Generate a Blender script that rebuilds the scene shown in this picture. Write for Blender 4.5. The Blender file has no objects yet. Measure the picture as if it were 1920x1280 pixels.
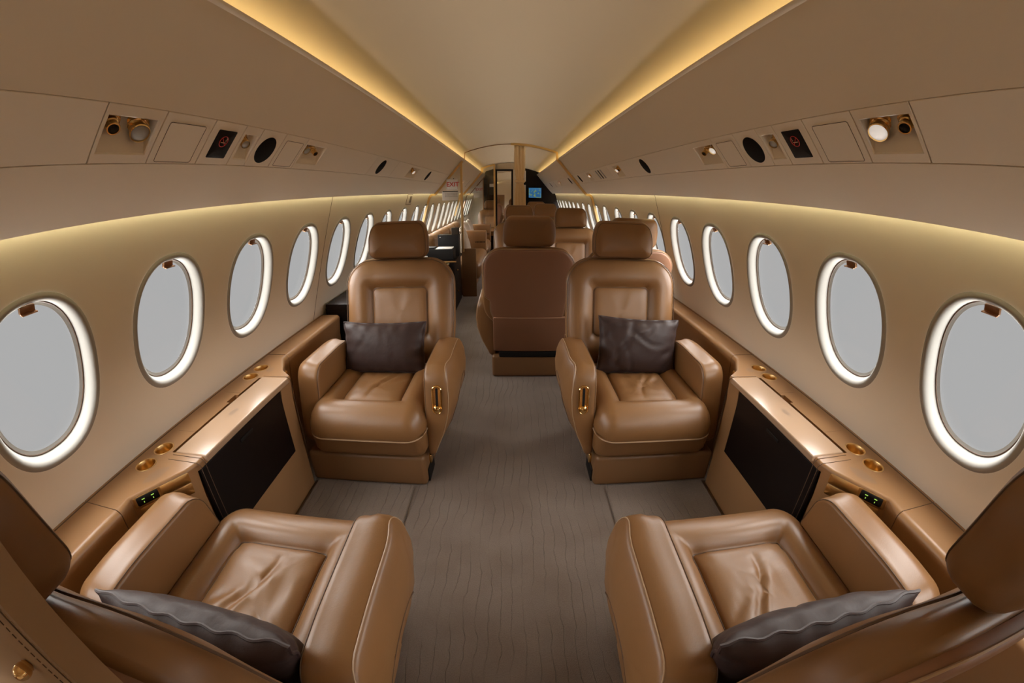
import bpy, bmesh, math, random
import numpy as np
from mathutils import Vector, Matrix
random.seed(7)
PI = math.pi
sc = bpy.context.scene
COL = sc.collection
H = 1.36                                   # eye height above the carpet

# ------------------------------------------------------------------ camera (stereographic fisheye lens)
FPX = 748.7944                             # focal length in pixels of the 1920 px wide frame
cam = bpy.data.cameras.new('camera'); cam.type = 'PANO'
cam.sensor_width = 36.0; cam.sensor_fit = 'HORIZONTAL'
cam.clip_start = 0.01; cam.clip_end = 200
cam.panorama_type = 'FISHEYE_LENS_POLYNOMIAL'
rr = np.linspace(0.0, 1160.0, 400) * 36.0 / 1920.0
th = 2 * np.arctan(rr / (2 * FPX * 36.0 / 1920.0))
co = np.linalg.lstsq(np.stack([rr, rr**2, rr**3, rr**4], 1), th, rcond=None)[0]
cam.fisheye_polynomial_k0 = 0.0
cam.fisheye_polynomial_k1, cam.fisheye_polynomial_k2 = -float(co[0]), -float(co[1])
cam.fisheye_polynomial_k3, cam.fisheye_polynomial_k4 = -float(co[2]), -float(co[3])
cam.fisheye_fov = math.radians(200)
camo = bpy.data.objects.new('camera', cam); COL.objects.link(camo); sc.camera = camo
pitch, yaw, roll = 0.3645, 0.0017, -0.0010
c_, s_ = math.cos, math.sin
Rp = np.array([[1, 0, 0], [0, c_(pitch), s_(pitch)], [0, -s_(pitch), c_(pitch)]])
Ry = np.array([[c_(yaw), s_(yaw), 0], [-s_(yaw), c_(yaw), 0], [0, 0, 1]])
Rr = np.array([[c_(roll), 0, s_(roll)], [0, 1, 0], [-s_(roll), 0, c_(roll)]])
RW = Ry @ Rp @ Rr                          # columns: right, forward, up
right, fwd, up = RW[:, 0], RW[:, 1], RW[:, 2]
M = Matrix.Identity(4)
for i in range(3):
    M[i][0], M[i][1], M[i][2] = right[i], up[i], -fwd[i]
M[0][3], M[1][3], M[2][3] = 0.0077, 0.0, H
camo.matrix_world = M

# ------------------------------------------------------------------ exposure, world (overcast sky, apron, added fill glow from below)
sc.view_settings.view_transform = 'Standard'
sc.view_settings.look = 'None'
sc.view_settings.exposure = 0.0
sc.view_settings.gamma = 1.0
sc.view_settings.use_curve_mapping = False
sc.cycles.max_bounces = 14; sc.cycles.diffuse_bounces = 10; sc.cycles.glossy_bounces = 4
sc.cycles.transparent_max_bounces = 16; sc.cycles.sample_clamp_indirect = 4.0
sc.cycles.caustics_reflective = False; sc.cycles.caustics_refractive = False
sc.cycles.use_denoising = True
SKY, APRON, LOW_FILL = 14.0, 0.434, 19.0
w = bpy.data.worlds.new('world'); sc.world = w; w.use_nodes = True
nt = w.node_tree; nt.nodes.clear()
out = nt.nodes.new('ShaderNodeOutputWorld'); bg = nt.nodes.new('ShaderNodeBackground')
tc = nt.nodes.new('ShaderNodeTexCoord'); sp = nt.nodes.new('ShaderNodeSeparateXYZ')
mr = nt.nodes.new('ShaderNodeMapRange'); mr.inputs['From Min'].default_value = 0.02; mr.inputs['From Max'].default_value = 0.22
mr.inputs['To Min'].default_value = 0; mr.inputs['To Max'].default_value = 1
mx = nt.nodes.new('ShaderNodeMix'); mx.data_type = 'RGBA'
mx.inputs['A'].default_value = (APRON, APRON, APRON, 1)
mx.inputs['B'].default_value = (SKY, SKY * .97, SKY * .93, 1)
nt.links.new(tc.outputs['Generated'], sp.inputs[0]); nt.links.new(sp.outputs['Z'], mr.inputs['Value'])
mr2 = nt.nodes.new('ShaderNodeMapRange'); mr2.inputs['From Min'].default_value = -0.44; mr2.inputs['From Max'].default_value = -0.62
mx2 = nt.nodes.new('ShaderNodeMix'); mx2.data_type = 'RGBA'                  # glow added steeply below the horizon to brighten ceiling and panels
mx2.inputs['B'].default_value = (LOW_FILL, LOW_FILL * .96, LOW_FILL * .90, 1)
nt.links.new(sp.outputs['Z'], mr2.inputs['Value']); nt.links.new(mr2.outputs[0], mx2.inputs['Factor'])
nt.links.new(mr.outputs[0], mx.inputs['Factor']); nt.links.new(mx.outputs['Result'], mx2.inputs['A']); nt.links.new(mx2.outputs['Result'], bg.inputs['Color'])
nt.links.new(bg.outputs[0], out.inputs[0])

# cabin cross-section, x outwards, z relative to the eye: cove lip A, band B-C, lower lip D, window wall
A_ = (.605, .465); B_ = (.775, .253); C_ = (.870, .144); D_ = (.985, .024)
WC = (1.1548, -.337); TILT = .293; WA, WB, WN = .232, .169, 2.28; WY0, WP = .571, .5
FAR = 11.9; NEAR = -1.6
def wy(i):
    ys = {6: 3.58, 7: 4.15, 8: 4.72, 9: 5.20}
    return ys.get(i, WY0 + WP * i if i < 6 else 5.20 + .5 * (i - 9))
NWIN = 22
COVE, WALLCOVE = 7.5, 16.0
# portals that help the daylight find the near windows
for s in (-1, 1):
    for i in range(-2, 9):
        l = bpy.data.lights.new('window_daylight', 'AREA'); l.shape = 'RECTANGLE'; l.size = .34; l.size_y = .47
        l.cycles.is_portal = True
        o = bpy.data.objects.new('window_daylight', l); COL.objects.link(o)
        o.location = (s * (WC[0] + .075), wy(i), H + WC[1] + .02)
        d = Vector((-s * math.cos(TILT), 0, -math.sin(TILT)))       # inwards
        o.rotation_euler = d.to_track_quat('-Z', 'Y').to_euler()

# ------------------------------------------------------------------ materials
def mat(name, col, rough=.5, metal=0, spec=.5, noise=None, bump=None, coat=0, emit=None, sheen=0, var=None, aniso=None):
    m = bpy.data.materials.new(name); m.use_nodes = True
    n = m.node_tree; b = n.nodes['Principled BSDF']
    b.inputs['Base Color'].default_value = (*col, 1); b.inputs['Roughness'].default_value = rough
    b.inputs['Metallic'].default_value = metal; b.inputs['Specular IOR Level'].default_value = spec
    b.inputs['Coat Weight'].default_value = coat; b.inputs['Coat Roughness'].default_value = .25
    if sheen: b.inputs['Sheen Weight'].default_value = sheen
    if emit: b.inputs['Emission Color'].default_value = (*emit[:3], 1); b.inputs['Emission Strength'].default_value = emit[3]
    tc = n.nodes.new('ShaderNodeTexCoord'); mp = n.nodes.new('ShaderNodeMapping')
    n.links.new(tc.outputs['Object'], mp.inputs[0])
    if aniso: mp.inputs['Scale'].default_value = aniso
    if var:                                   # slow natural colour variation: (scale, amount)
        t = n.nodes.new('ShaderNodeTexNoise'); t.inputs['Scale'].default_value = var[0]; t.inputs['Detail'].default_value = 4
        n.links.new(mp.outputs[0], t.inputs['Vector'])
        r = n.nodes.new('ShaderNodeMix'); r.data_type = 'RGBA'
        r.inputs['A'].default_value = (*[c * (1 - var[1]) for c in col], 1); r.inputs['B'].default_value = (*[min(1, c * (1 + var[1])) for c in col], 1)
        n.links.new(t.outputs[0], r.inputs['Factor']); n.links.new(r.outputs['Result'], b.inputs['Base Color'])
    if bump:                                  # [(scale, strength, distance), ...]
        last = None
        for sca, stg, dist in bump:
            t = n.nodes.new('ShaderNodeTexNoise'); t.inputs['Scale'].default_value = sca; t.inputs['Detail'].default_value = 5
            n.links.new(mp.outputs[0], t.inputs['Vector'])
            bp = n.nodes.new('ShaderNodeBump'); bp.inputs['Strength'].default_value = stg; bp.inputs['Distance'].default_value = dist
            n.links.new(t.outputs[0], bp.inputs['Height'])
            if last: n.links.new(last.outputs[0], bp.inputs['Normal'])
            last = bp
        n.links.new(last.outputs[0], b.inputs['Normal'])
    return m
LEA = (.228, .110, .039)
m_leather = mat('tan_leather', LEA, .40, spec=.65, bump=[(260, .25, .0006), (9, .35, .004)], var=(3, .06))
m_smooth = mat('tan_leather_smooth', (.205, .104, .044), .42, bump=[(260, .2, .0005)], var=(2, .05))
m_trimlea = mat('ledge_leather', (.31, .168, .076), .36, bump=[(300, .15, .0004)])
m_lid = mat('highlit_lid_leather', (.44, .30, .20), .27, spec=.7, bump=[(300, .12, .0004)])  # ledge leather lightened, the lid's highlight is put into the colour
m_shell = mat('brown_leather_back', (.26, .125, .068), .5, bump=[(280, .2, .0005)], var=(2, .05))
m_pipe = mat('piping_leather', (.42, .28, .17), .4)
m_seam = mat('dark_seam', (.10, .055, .03), .6)
m_wall = mat('cream_wall', (.88, .83, .725), .55, bump=[(400, .08, .0003)], var=(1.5, .02))
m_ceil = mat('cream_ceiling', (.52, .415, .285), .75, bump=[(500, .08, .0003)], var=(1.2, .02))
m_panel = mat('taupe_panel', (.86, .775, .645), .55, bump=[(500, .06, .0003)])
m_bezel = mat('ivory_bezel', (.36, .35, .325), .8, spec=.25)
m_gold = mat('gold', (.95, .64, .26), .13, 1, bump=[(40, .05, .001)])
m_gold2 = mat('brushed_gold', (.78, .54, .24), .3, 1)
m_copper = mat('bronze_tab', (.40, .22, .12), .35, 1)
m_dark = mat('dark_lacquer', (.008, .0045, .004), .4, spec=.2)
m_black = mat('black_plastic', (.010, .009, .009), .5, spec=.2)
m_grille = mat('speaker_mesh', (.012, .010, .009), .9, spec=.1)
m_pillow = mat('brown_satin', (.036, .020, .018), .5, spec=.3, sheen=.03, bump=[(600, .25, .0004), (14, .45, .008)], var=(6, .12))
m_cream = mat('cream_cushion', (.52, .44, .36), .8, bump=[(300, .3, .0008), (30, .3, .004)])
m_white = mat('white_plastic', (.75, .72, .68), .5)
m_paper = mat('paper', (.8, .78, .72), .8)
m_red = mat('red_ink', (.55, .03, .02), .6)
m_grey = mat('grey_ink', (.25, .20, .17), .7)
m_mirror = mat('mirror_glass', (.9, .88, .84), .02, 1)
m_curtain = mat('gold_curtain', (.85, .64, .36), .6, sheen=.3, bump=[(200, .3, .0008)])
m_lens = mat('lamp_lens', (.35, .34, .32), .08, 0, coat=1)
m_lit = mat('lit_lamp_lens', (1, 1, 1), .4, emit=(1, .93, .86, .45))
m_hole = mat('nozzle_opening', (.004, .004, .006), .5)
m_darkbrown = mat('joint_backing', (.03, .02, .012), .9)  # even dark brown, for joint backing and a speaker case
m_cove = mat('cove_strip', (1, .9, .6), .5, emit=(1, .89, .50, COVE))
m_cove2 = mat('wall_wash_strip', (1, .9, .6), .5, emit=(1, .86, .48, WALLCOVE))
m_green = mat('green_led', (.1, .2, .03), .5, emit=(.45, .8, .12, .8))
m_symred = mat('no_smoking_red', (.30, .02, .02), .5, emit=(.6, .03, .02, .12))
m_symlt = mat('no_smoking_tan', (.55, .40, .25), .5)
m_stone = mat('marble_top', (.45, .34, .2), .2, var=(14, .35))

m_knob = mat('polished_gold', (.85, .55, .25), .08, 1)
def glass(name, tint, gl=.06):
    m = bpy.data.materials.new(name); m.use_nodes = True; n = m.node_tree; n.nodes.clear()
    o = n.nodes.new('ShaderNodeOutputMaterial'); t = n.nodes.new('ShaderNodeBsdfTransparent'); g = n.nodes.new('ShaderNodeBsdfGlossy')
    t.inputs[0].default_value = (*tint, 1); g.inputs['Roughness'].default_value = .02
    x = n.nodes.new('ShaderNodeMixShader'); x.inputs[0].default_value = gl
    n.links.new(t.outputs[0], x.inputs[1]); n.links.new(g.outputs[0], x.inputs[2]); n.links.new(x.outputs[0], o.inputs[0])
    return m
m_glass = glass('window_glass', (.99, .99, .99), .02)
m_pglass = glass('partition_glass', (.96, .95, .92), .05)

def carpet():
    m = mat('carpet', (.20, .15, .12), .95, sheen=.3)
    n = m.node_tree; b = n.nodes['Principled BSDF']
    tc = n.nodes.new('ShaderNodeTexCoord'); sp = n.nodes.new('ShaderNodeSeparateXYZ'); n.links.new(tc.outputs['Object'], sp.inputs[0])
    def mathn(op, a, b_, c=None):
        q = n.nodes.new('ShaderNodeMath'); q.operation = op
        for k, v in enumerate((a, b_, c)):
            if v is None: continue
            if isinstance(v, (int, float)): q.inputs[k].default_value = v
            else: n.links.new(v, q.inputs[k])
        return q.outputs[0]
    mp = n.nodes.new('ShaderNodeMapping'); mp.inputs['Scale'].default_value = (1.6, 1.5, 1); n.links.new(tc.outputs['Object'], mp.inputs[0])
    wob = n.nodes.new('ShaderNodeTexNoise'); wob.inputs['Scale'].default_value = 2.1; wob.inputs['Detail'].default_value = 5; n.links.new(mp.outputs[0], wob.inputs['Vector'])
    xx = mathn('MULTIPLY_ADD', wob.outputs[0], .11, sp.outputs[0])
    ph = mathn('MULTIPLY', xx, 1 / .043)
    fr = mathn('FRACT', ph, 0); tri = mathn('ABSOLUTE', mathn('SUBTRACT', fr, .5), 0)
    ln = n.nodes.new('ShaderNodeMapRange'); ln.inputs['From Min'].default_value = 0.0; ln.inputs['From Max'].default_value = .045
    n.links.new(tri, ln.inputs['Value'])
    msk = n.nodes.new('ShaderNodeTexNoise'); msk.inputs['Scale'].default_value = 3.2; msk.inputs['Detail'].default_value = 2; n.links.new(tc.outputs['Object'], msk.inputs['Vector'])
    mk = n.nodes.new('ShaderNodeMapRange'); mk.inputs['From Min'].default_value = .42; mk.inputs['From Max'].default_value = .58; n.links.new(msk.outputs[0], mk.inputs['Value'])
    line = mathn('MAXIMUM', ln.outputs[0], mathn('MULTIPLY', mk.outputs[0], .75))
    fine = n.nodes.new('ShaderNodeTexNoise'); fine.inputs['Scale'].default_value = 260; n.links.new(tc.outputs['Object'], fine.inputs['Vector'])
    big = n.nodes.new('ShaderNodeTexNoise'); big.inputs['Scale'].default_value = 4; big.inputs['Detail'].default_value = 3; n.links.new(tc.outputs['Object'], big.inputs['Vector'])
    c1 = n.nodes.new('ShaderNodeMix'); c1.data_type = 'RGBA'; c1.inputs['A'].default_value = (.160, .106, .074, 1); c1.inputs['B'].default_value = (.320, .262, .222, 1)
    n.links.new(big.outputs[0], c1.inputs['Factor'])
    c2 = n.nodes.new('ShaderNodeMix'); c2.data_type = 'RGBA'; c2.blend_type = 'MULTIPLY'; c2.inputs['Factor'].default_value = .5
    n.links.new(c1.outputs['Result'], c2.inputs['A']); n.links.new(fine.outputs[0], c2.inputs['B'])
    c3 = n.nodes.new('ShaderNodeMix'); c3.data_type = 'RGBA'; c3.inputs['A'].default_value = (.10, .07, .052, 1)
    n.links.new(mathn('MULTIPLY_ADD', line, .40, .60), c3.inputs['Factor']); n.links.new(c2.outputs['Result'], c3.inputs['B'])
    n.links.new(c3.outputs['Result'], b.inputs['Base Color'])
    bp = n.nodes.new('ShaderNodeBump'); bp.inputs['Strength'].default_value = .7; bp.inputs['Distance'].default_value = .004
    n.links.new(mathn('ADD', mathn('MULTIPLY', line, 1.0), mathn('MULTIPLY', fine.outputs[0], .6)), bp.inputs['Height'])
    n.links.new(bp.outputs[0], b.inputs['Normal'])
    return m
m_carpet = carpet()

def screen_mat():
    m = bpy.data.materials.new('map_display'); m.use_nodes = True; n = m.node_tree; b = n.nodes['Principled BSDF']
    b.inputs['Base Color'].default_value = (.01, .02, .03, 1); b.inputs['Emission Strength'].default_value = .55
    tc = n.nodes.new('ShaderNodeTexCoord'); t = n.nodes.new('ShaderNodeTexNoise'); t.inputs['Scale'].default_value = 13; t.inputs['Detail'].default_value = 5
    n.links.new(tc.outputs['Object'], t.inputs['Vector'])
    r = n.nodes.new('ShaderNodeValToRGB'); e = r.color_ramp.elements
    e[0].position = .0; e[0].color = (.01, .09, .33, 1); e[1].position = .52; e[1].color = (.02, .16, .42, 1)
    for p, c in ((.54, (.10, .30, .38, 1)), (.58, (.25, .36, .10, 1)), (.68, (.5, .42, .12, 1))):
        q = e.new(p); q.color = c
    n.links.new(t.outputs[0], r.inputs[0]); n.links.new(r.outputs[0], b.inputs['Emission Color'])
    return m
m_screen = screen_mat()

# ------------------------------------------------------------------ mesh helpers
def mesh_obj(name, V, F, m=None, parent=None, smooth=True, ang=35, loc=None):
    me = bpy.data.meshes.new(name); me.from_pydata([tuple(map(float, v)) for v in V], [], [tuple(map(int, f)) for f in F]); me.validate()
    bm = bmesh.new(); bm.from_mesh(me); bmesh.ops.remove_doubles(bm, verts=bm.verts, dist=1e-5)
    bmesh.ops.recalc_face_normals(bm, faces=bm.faces); bm.to_mesh(me); bm.free()
    if smooth:
        me.polygons.foreach_set('use_smooth', [True] * len(me.polygons)); me.set_sharp_from_angle(angle=math.radians(ang))
    if m: me.materials.append(m)
    o = bpy.data.objects.new(name, me); COL.objects.link(o)
    if parent: o.parent = parent
    if loc is not None: o.location = loc
    return o
class G:                                      # geometry accumulator
    def __init__(s): s.V = []; s.F = []
    def add(s, V, F):
        k = len(s.V); s.V += [tuple(v) for v in V]; s.F += [tuple(i + k for i in f) for f in F]; return s
    def obj(s, name, m, parent=None, **k): return mesh_obj(name, s.V, s.F, m, parent, **k)
def axis_steps(h, r, k, m):
    if r <= 0: return [-h, h]
    a = [-(h - r) - r * math.tan(PI / 4 * (1 - i / k)) for i in range(k)]
    mid = list(np.linspace(-(h - r), h - r, m + 1))
    return a + mid + [-v for v in a[::-1]]
def rbox(lo, hi, r=.01, k=3, m=1, fn=None):
    lo, hi = np.array(lo, float), np.array(hi, float); c = (lo + hi) / 2; h = (hi - lo) / 2
    r = min(r, *(h * .999)); V = []; F = []
    if isinstance(m, int): m = (m, m, m)
    S = [axis_steps(h[i], r, k, m[i]) for i in range(3)]
    for ax in range(3):
        u, v = (ax + 1) % 3, (ax + 2) % 3
        for sg in (-1, 1):
            b = len(V); nu, nv = len(S[u]), len(S[v])
            for a in S[u]:
                for d in S[v]:
                    p = np.zeros(3); p[ax] = sg * h[ax]; p[u] = a; p[v] = d
                    q = np.clip(p, -(h - r), h - r); e = p - q; L = np.linalg.norm(e)
                    V.append(c + q + (e / L * r if L > 0 else 0))
            for i in range(nu - 1):
                for j in range(nv - 1):
                    f = (b + i * nv + j, b + (i + 1) * nv + j, b + (i + 1) * nv + j + 1, b + i * nv + j + 1)
                    F.append(f if sg > 0 else f[::-1])
    if fn: V = [fn(*v) for v in V]
    return V, F
def rring(w, h, R, d, ns=10, na=8, dense=None):
    """Outline of a rounded rectangle w x h, corner radius R, inset by d."""
    hw, hh = max(w / 2 - d, 1e-4), max(h / 2 - d, 1e-4); r = min(max(R - d, .030 if R > .10 else .012 if R > .07 else .004), hw, hh)
    P = []
    for (cx, cy, a0) in ((hw - r, hh - r, 0), (-(hw - r), hh - r, PI / 2), (-(hw - r), -(hh - r), PI), (hw - r, -(hh - r), 3 * PI / 2)):
        for i in range(na + 1):
            a = a0 + PI / 2 * i / na; P.append((cx + r * c_(a), cy + r * s_(a)))
        nx = {0: (-(hw - r), hh), PI / 2: (-hw, -(hh - r)), PI: (hw - r, -hh), 3 * PI / 2: (hw, hh - r)}[a0]
        p0 = P[-1]
        for i in range(1, ns): P.append((p0[0] + (nx[0] - p0[0]) * i / ns, p0[1] + (nx[1] - p0[1]) * i / ns))
    return P
def plate(w, h, R, front, back=None, fn=None, ns=10, na=8):
    """Closed slab: rings (inset, height) up the front and down the back. fn maps (a, b, height) to xyz."""
    seq = [(d, z) for d, z in reversed(back or [])] + list(front)
    rings = [[(x, y, z) for x, y in rring(w, h, R, d, ns, na)] for d, z in seq]
    n = len(rings[0]); V = [p for r in rings for p in r]; F = []
    for k in range(len(rings) - 1):
        for i in range(n):
            j = (i + 1) % n; F.append((k * n + i, k * n + j, (k + 1) * n + j, (k + 1) * n + i))
    F.append(tuple((len(rings) - 1) * n + i for i in range(n)))
    F.append(tuple(reversed(range(n))))
    if fn: V = [fn(*v) for v in V]
    return V, F
def tube(P, r, closed=False, n=6):
    P = [Vector(p) for p in P]; V = []; F = []; N = len(P); up_ = None
    for i, p in enumerate(P):
        a = P[(i - 1) % N] if (closed or i > 0) else p; b = P[(i + 1) % N] if (closed or i < N - 1) else p
        t = (b - a).normalized()
        if up_ is None: up_ = t.orthogonal().normalized()
        up_ = (up_ - t * up_.dot(t))
        up_ = up_.normalized() if up_.length > 1e-6 else t.orthogonal().normalized()
        sd = t.cross(up_)
        for k in range(n): V.append(p + r * (c_(2 * PI * k / n) * up_ + s_(2 * PI * k / n) * sd))
    for i in range(N if closed else N - 1):
        j = (i + 1) % N
        for k in range(n): F.append((i * n + k, i * n + (k + 1) % n, j * n + (k + 1) % n, j * n + k))
    if not closed: F += [tuple(range(n))[::-1], tuple((N - 1) * n + k for k in range(n))]
    return V, F
def lathe(prof, origin, axis, n=32, ref=None):
    """prof = [(radius, distance along axis)], closed ends when radius 0."""
    ax = Vector(axis).normalized(); u = (Vector(ref) if ref else ax.orthogonal()); u = (u - ax * u.dot(ax)).normalized(); v = ax.cross(u); o = Vector(origin)
    V = []; F = []
    for r, t in prof:
        for k in range(n): V.append(o + ax * t + r * (c_(2 * PI * k / n) * u + s_(2 * PI * k / n) * v))
    for i in range(len(prof) - 1):
        for k in range(n): F.append((i * n + k, i * n + (k + 1) % n, (i + 1) * n + (k + 1) % n, (i + 1) * n + k))
    return V, F
def prism(poly, y0, y1, ax='y', steps=1):
    """Closed extrusion of a 2-D polygon; ax='y': poly is (x, z)."""
    n = len(poly); V = []; F = []
    for k in range(steps + 1):
        t = y0 + (y1 - y0) * k / steps
        for a, b in poly: V.append((a, t, b) if ax == 'y' else (t, a, b) if ax == 'x' else (a, b, t))
    for k in range(steps):
        for i in range(n):
            j = (i + 1) % n; F.append((k * n + i, k * n + j, (k + 1) * n + j, (k + 1) * n + i))
    F += [tuple(range(n)), tuple(steps * n + i for i in range(n))[::-1]]
    return V, F
def sheet(path, ys, th=.004):
    """Thick sheet lofted along y. path(y) -> list of (x, z)."""
    V = []; F = []; n = None
    for y in ys:
        P = path(y); n = len(P); off = []
        for i, p in enumerate(P):
            a = P[max(i - 1, 0)]; b = P[min(i + 1, n - 1)]; dx, dz = b[0] - a[0], b[1] - a[1]; L = math.hypot(dx, dz) or 1
            off.append((p[0] - dz / L * th, p[1] + dx / L * th))
        for p in P: V.append((p[0], y, p[1]))
        for p in off: V.append((p[0], y, p[1]))
    K = len(ys)
    for k in range(K - 1):
        b, c = k * 2 * n, (k + 1) * 2 * n
        for i in range(n - 1):
            F.append((b + i, b + i + 1, c + i + 1, c + i)); F.append((b + n + i, c + n + i, c + n + i + 1, b + n + i + 1))
        for i in (0, n - 1): F.append((b + i, c + i, c + n + i, b + n + i))
    for b in (0, (K - 1) * 2 * n):
        for i in range(n - 1): F.append((b + i, b + i + 1, b + n + i + 1, b + n + i))
    return V, F
def cut(o, cutters):
    """Boolean the cutter solids out of o and bake the result; the cutters are removed."""
    cs = [mesh_obj('cutter', V, F) for V, F in cutters]
    for c in cs:
        md = o.modifiers.new('b', 'BOOLEAN'); md.object = c; md.operation = 'DIFFERENCE'; md.solver = 'EXACT'
    dg = bpy.context.evaluated_depsgraph_get(); me = bpy.data.meshes.new_from_object(o.evaluated_get(dg))
    o.modifiers.clear(); o.data = me
    me.polygons.foreach_set('use_smooth', [True] * len(me.polygons)); me.set_sharp_from_angle(angle=math.radians(32))
    for c in cs: bpy.data.objects.remove(c)
def thing(name, label, cat, loc=(0, 0, 0), rz=0, group=None):
    o = bpy.data.objects.new(name, None); COL.objects.link(o); o.empty_display_size = .05
    o.location = loc; o.rotation_euler = (0, 0, rz); return tag(o, label, cat, group)
def tag(o, label, cat, group=None, kind=None):
    if label: o['label'] = label
    if cat: o['category'] = cat
    if group: o['group'] = group
    if kind: o['kind'] = kind
    return o
def copy_tree(o, parent=None):
    c = o.copy(); COL.objects.link(c); c.parent = parent
    for ch in list(o.children): copy_tree(ch, c)
    return c
def text(name, body, size, m, parent, mw, ext=.0006):
    cu = bpy.data.curves.new(name, 'FONT'); cu.body = body; cu.size = size; cu.align_x = 'CENTER'; cu.align_y = 'CENTER'; cu.extrude = ext; cu.offset = size * .018
    cu.materials.append(m); o = bpy.data.objects.new(name, cu); COL.objects.link(o)
    dg = bpy.context.evaluated_depsgraph_get(); dg.update(); me = bpy.data.meshes.new_from_object(o.evaluated_get(dg)); bpy.data.objects.remove(o)
    o = bpy.data.objects.new(name, me); COL.objects.link(o)
    if not me.materials: me.materials.append(m)
    if parent: o.parent = parent
    o.matrix_local = mw; return o
def smooth01(t): t = min(max(t, 0), 1); return t * t * (3 - 2 * t)

# ------------------------------------------------------------------ room shell
def struct(o, label, cat): return tag(o, label, cat, kind='structure')
W0 = lambda y: 0
ysh = [NEAR, 0, 2, 4, 5.28, 6.5, 7.8, 8.5, 9.8, FAR]
g = G().add(*rbox((-1.30, NEAR, -.06), (1.30, FAR, 0), .001, 1))
struct(g.obj('floor', m_carpet, smooth=False), 'brown grey carpet with wavy lengthwise grooves along the aisle', 'floor')
def ceil_path(y):
    t = W0(y); P = []
    for i in range(-14, 15):
        a = i / 14; x = a * .70; z = .648 - .148 * abs(a) ** 2.0 - .17 * t
        P.append((x, H + z))
    return P
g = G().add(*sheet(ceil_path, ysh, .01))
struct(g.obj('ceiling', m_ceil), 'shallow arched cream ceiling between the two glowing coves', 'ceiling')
def mir(P, s): return [(s * x, z) for x, z in P]
nt_ = 0
def shell_strip(s, pts, m, name, label, th=.006, lower=True, y0=NEAR, y1=FAR):
    def path(y):
        t = W0(y) if lower else 0
        P = [(x, H + z - (.17 * t if z > .3 else .08 * t if z > .2 else 0)) for x, z in pts]
        P = mir(P, s); return P if s > 0 else P
    ys = [v for v in ysh if y0 < v < y1]; ys = [y0] + ys + [y1]
    o = G().add(*sheet(path, ys, th * (-1 if s > 0 else 1) * -1)).obj(name, m)
    return struct(o, label, 'wall trim')
for s, nm in ((-1, 'left'), (1, 'right')):
    # upper side panel from the cove lip down to the service band; its hidden pocket holds the light strip
    up_pts = [(.70, .440), (.625, .452), (.607, .462), (.603, .467), (.606, .462), (.615, .450), (.66, .394), (.72, .320), B_]
    shell_strip(s, [(.700, .446), (.640, .450), (.612, .460), (.604, .467), (.607, .460), (.63, .432), (.68, .371), (.73, .309), B_], m_panel, 'trim_%d' % (1 if s < 0 else 2), 'curved upper side panel on the %s, below the ceiling cove' % nm)
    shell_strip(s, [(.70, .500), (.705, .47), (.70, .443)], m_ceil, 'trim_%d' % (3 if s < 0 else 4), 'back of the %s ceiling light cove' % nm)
    lo = [C_, (.905, .104), (.94, .067), (.965, .042), (.980, .028), (.985, .024), (.986, .027), (.990, .036), (1.02, .06), (1.045, .068)]
    shell_strip(s, lo, m_panel, 'trim_%d' % (5 if s < 0 else 6), 'lower overhead panel on the %s, above the window wall' % nm)
    # service band backing, seen only in the joints
    bb = [(B_[0] + .010, B_[1] + .006), (C_[0] + .010, C_[1] + .006)]
    shell_strip(s, [(.777, .262), (.830, .300), (.935, .185), (.885, .140)], m_darkbrown, 'trim_%d' % (7 if s < 0 else 8), 'dark backing behind the %s service band joints' % nm)
    # cove strips
    def strip(name, x, z, w_, mm, lab, y0=NEAR, y1=9.7):
        o = G().add(*rbox((min(s * x, s * (x + w_)), y0, H + z), (max(s * x, s * (x + w_)), y1, H + z + .006), .001, 1)).obj(name, mm)
        return tag(o, lab, 'light strip')
    strip('cove_light', .655, .454, .012, m_cove, 'warm light strip hidden in the %s ceiling cove' % nm)
    strip('wall_wash_light', 1.006, .052, .010, m_cove2, 'warm light strip above the %s row of windows' % nm, y1=11.5)

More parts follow.
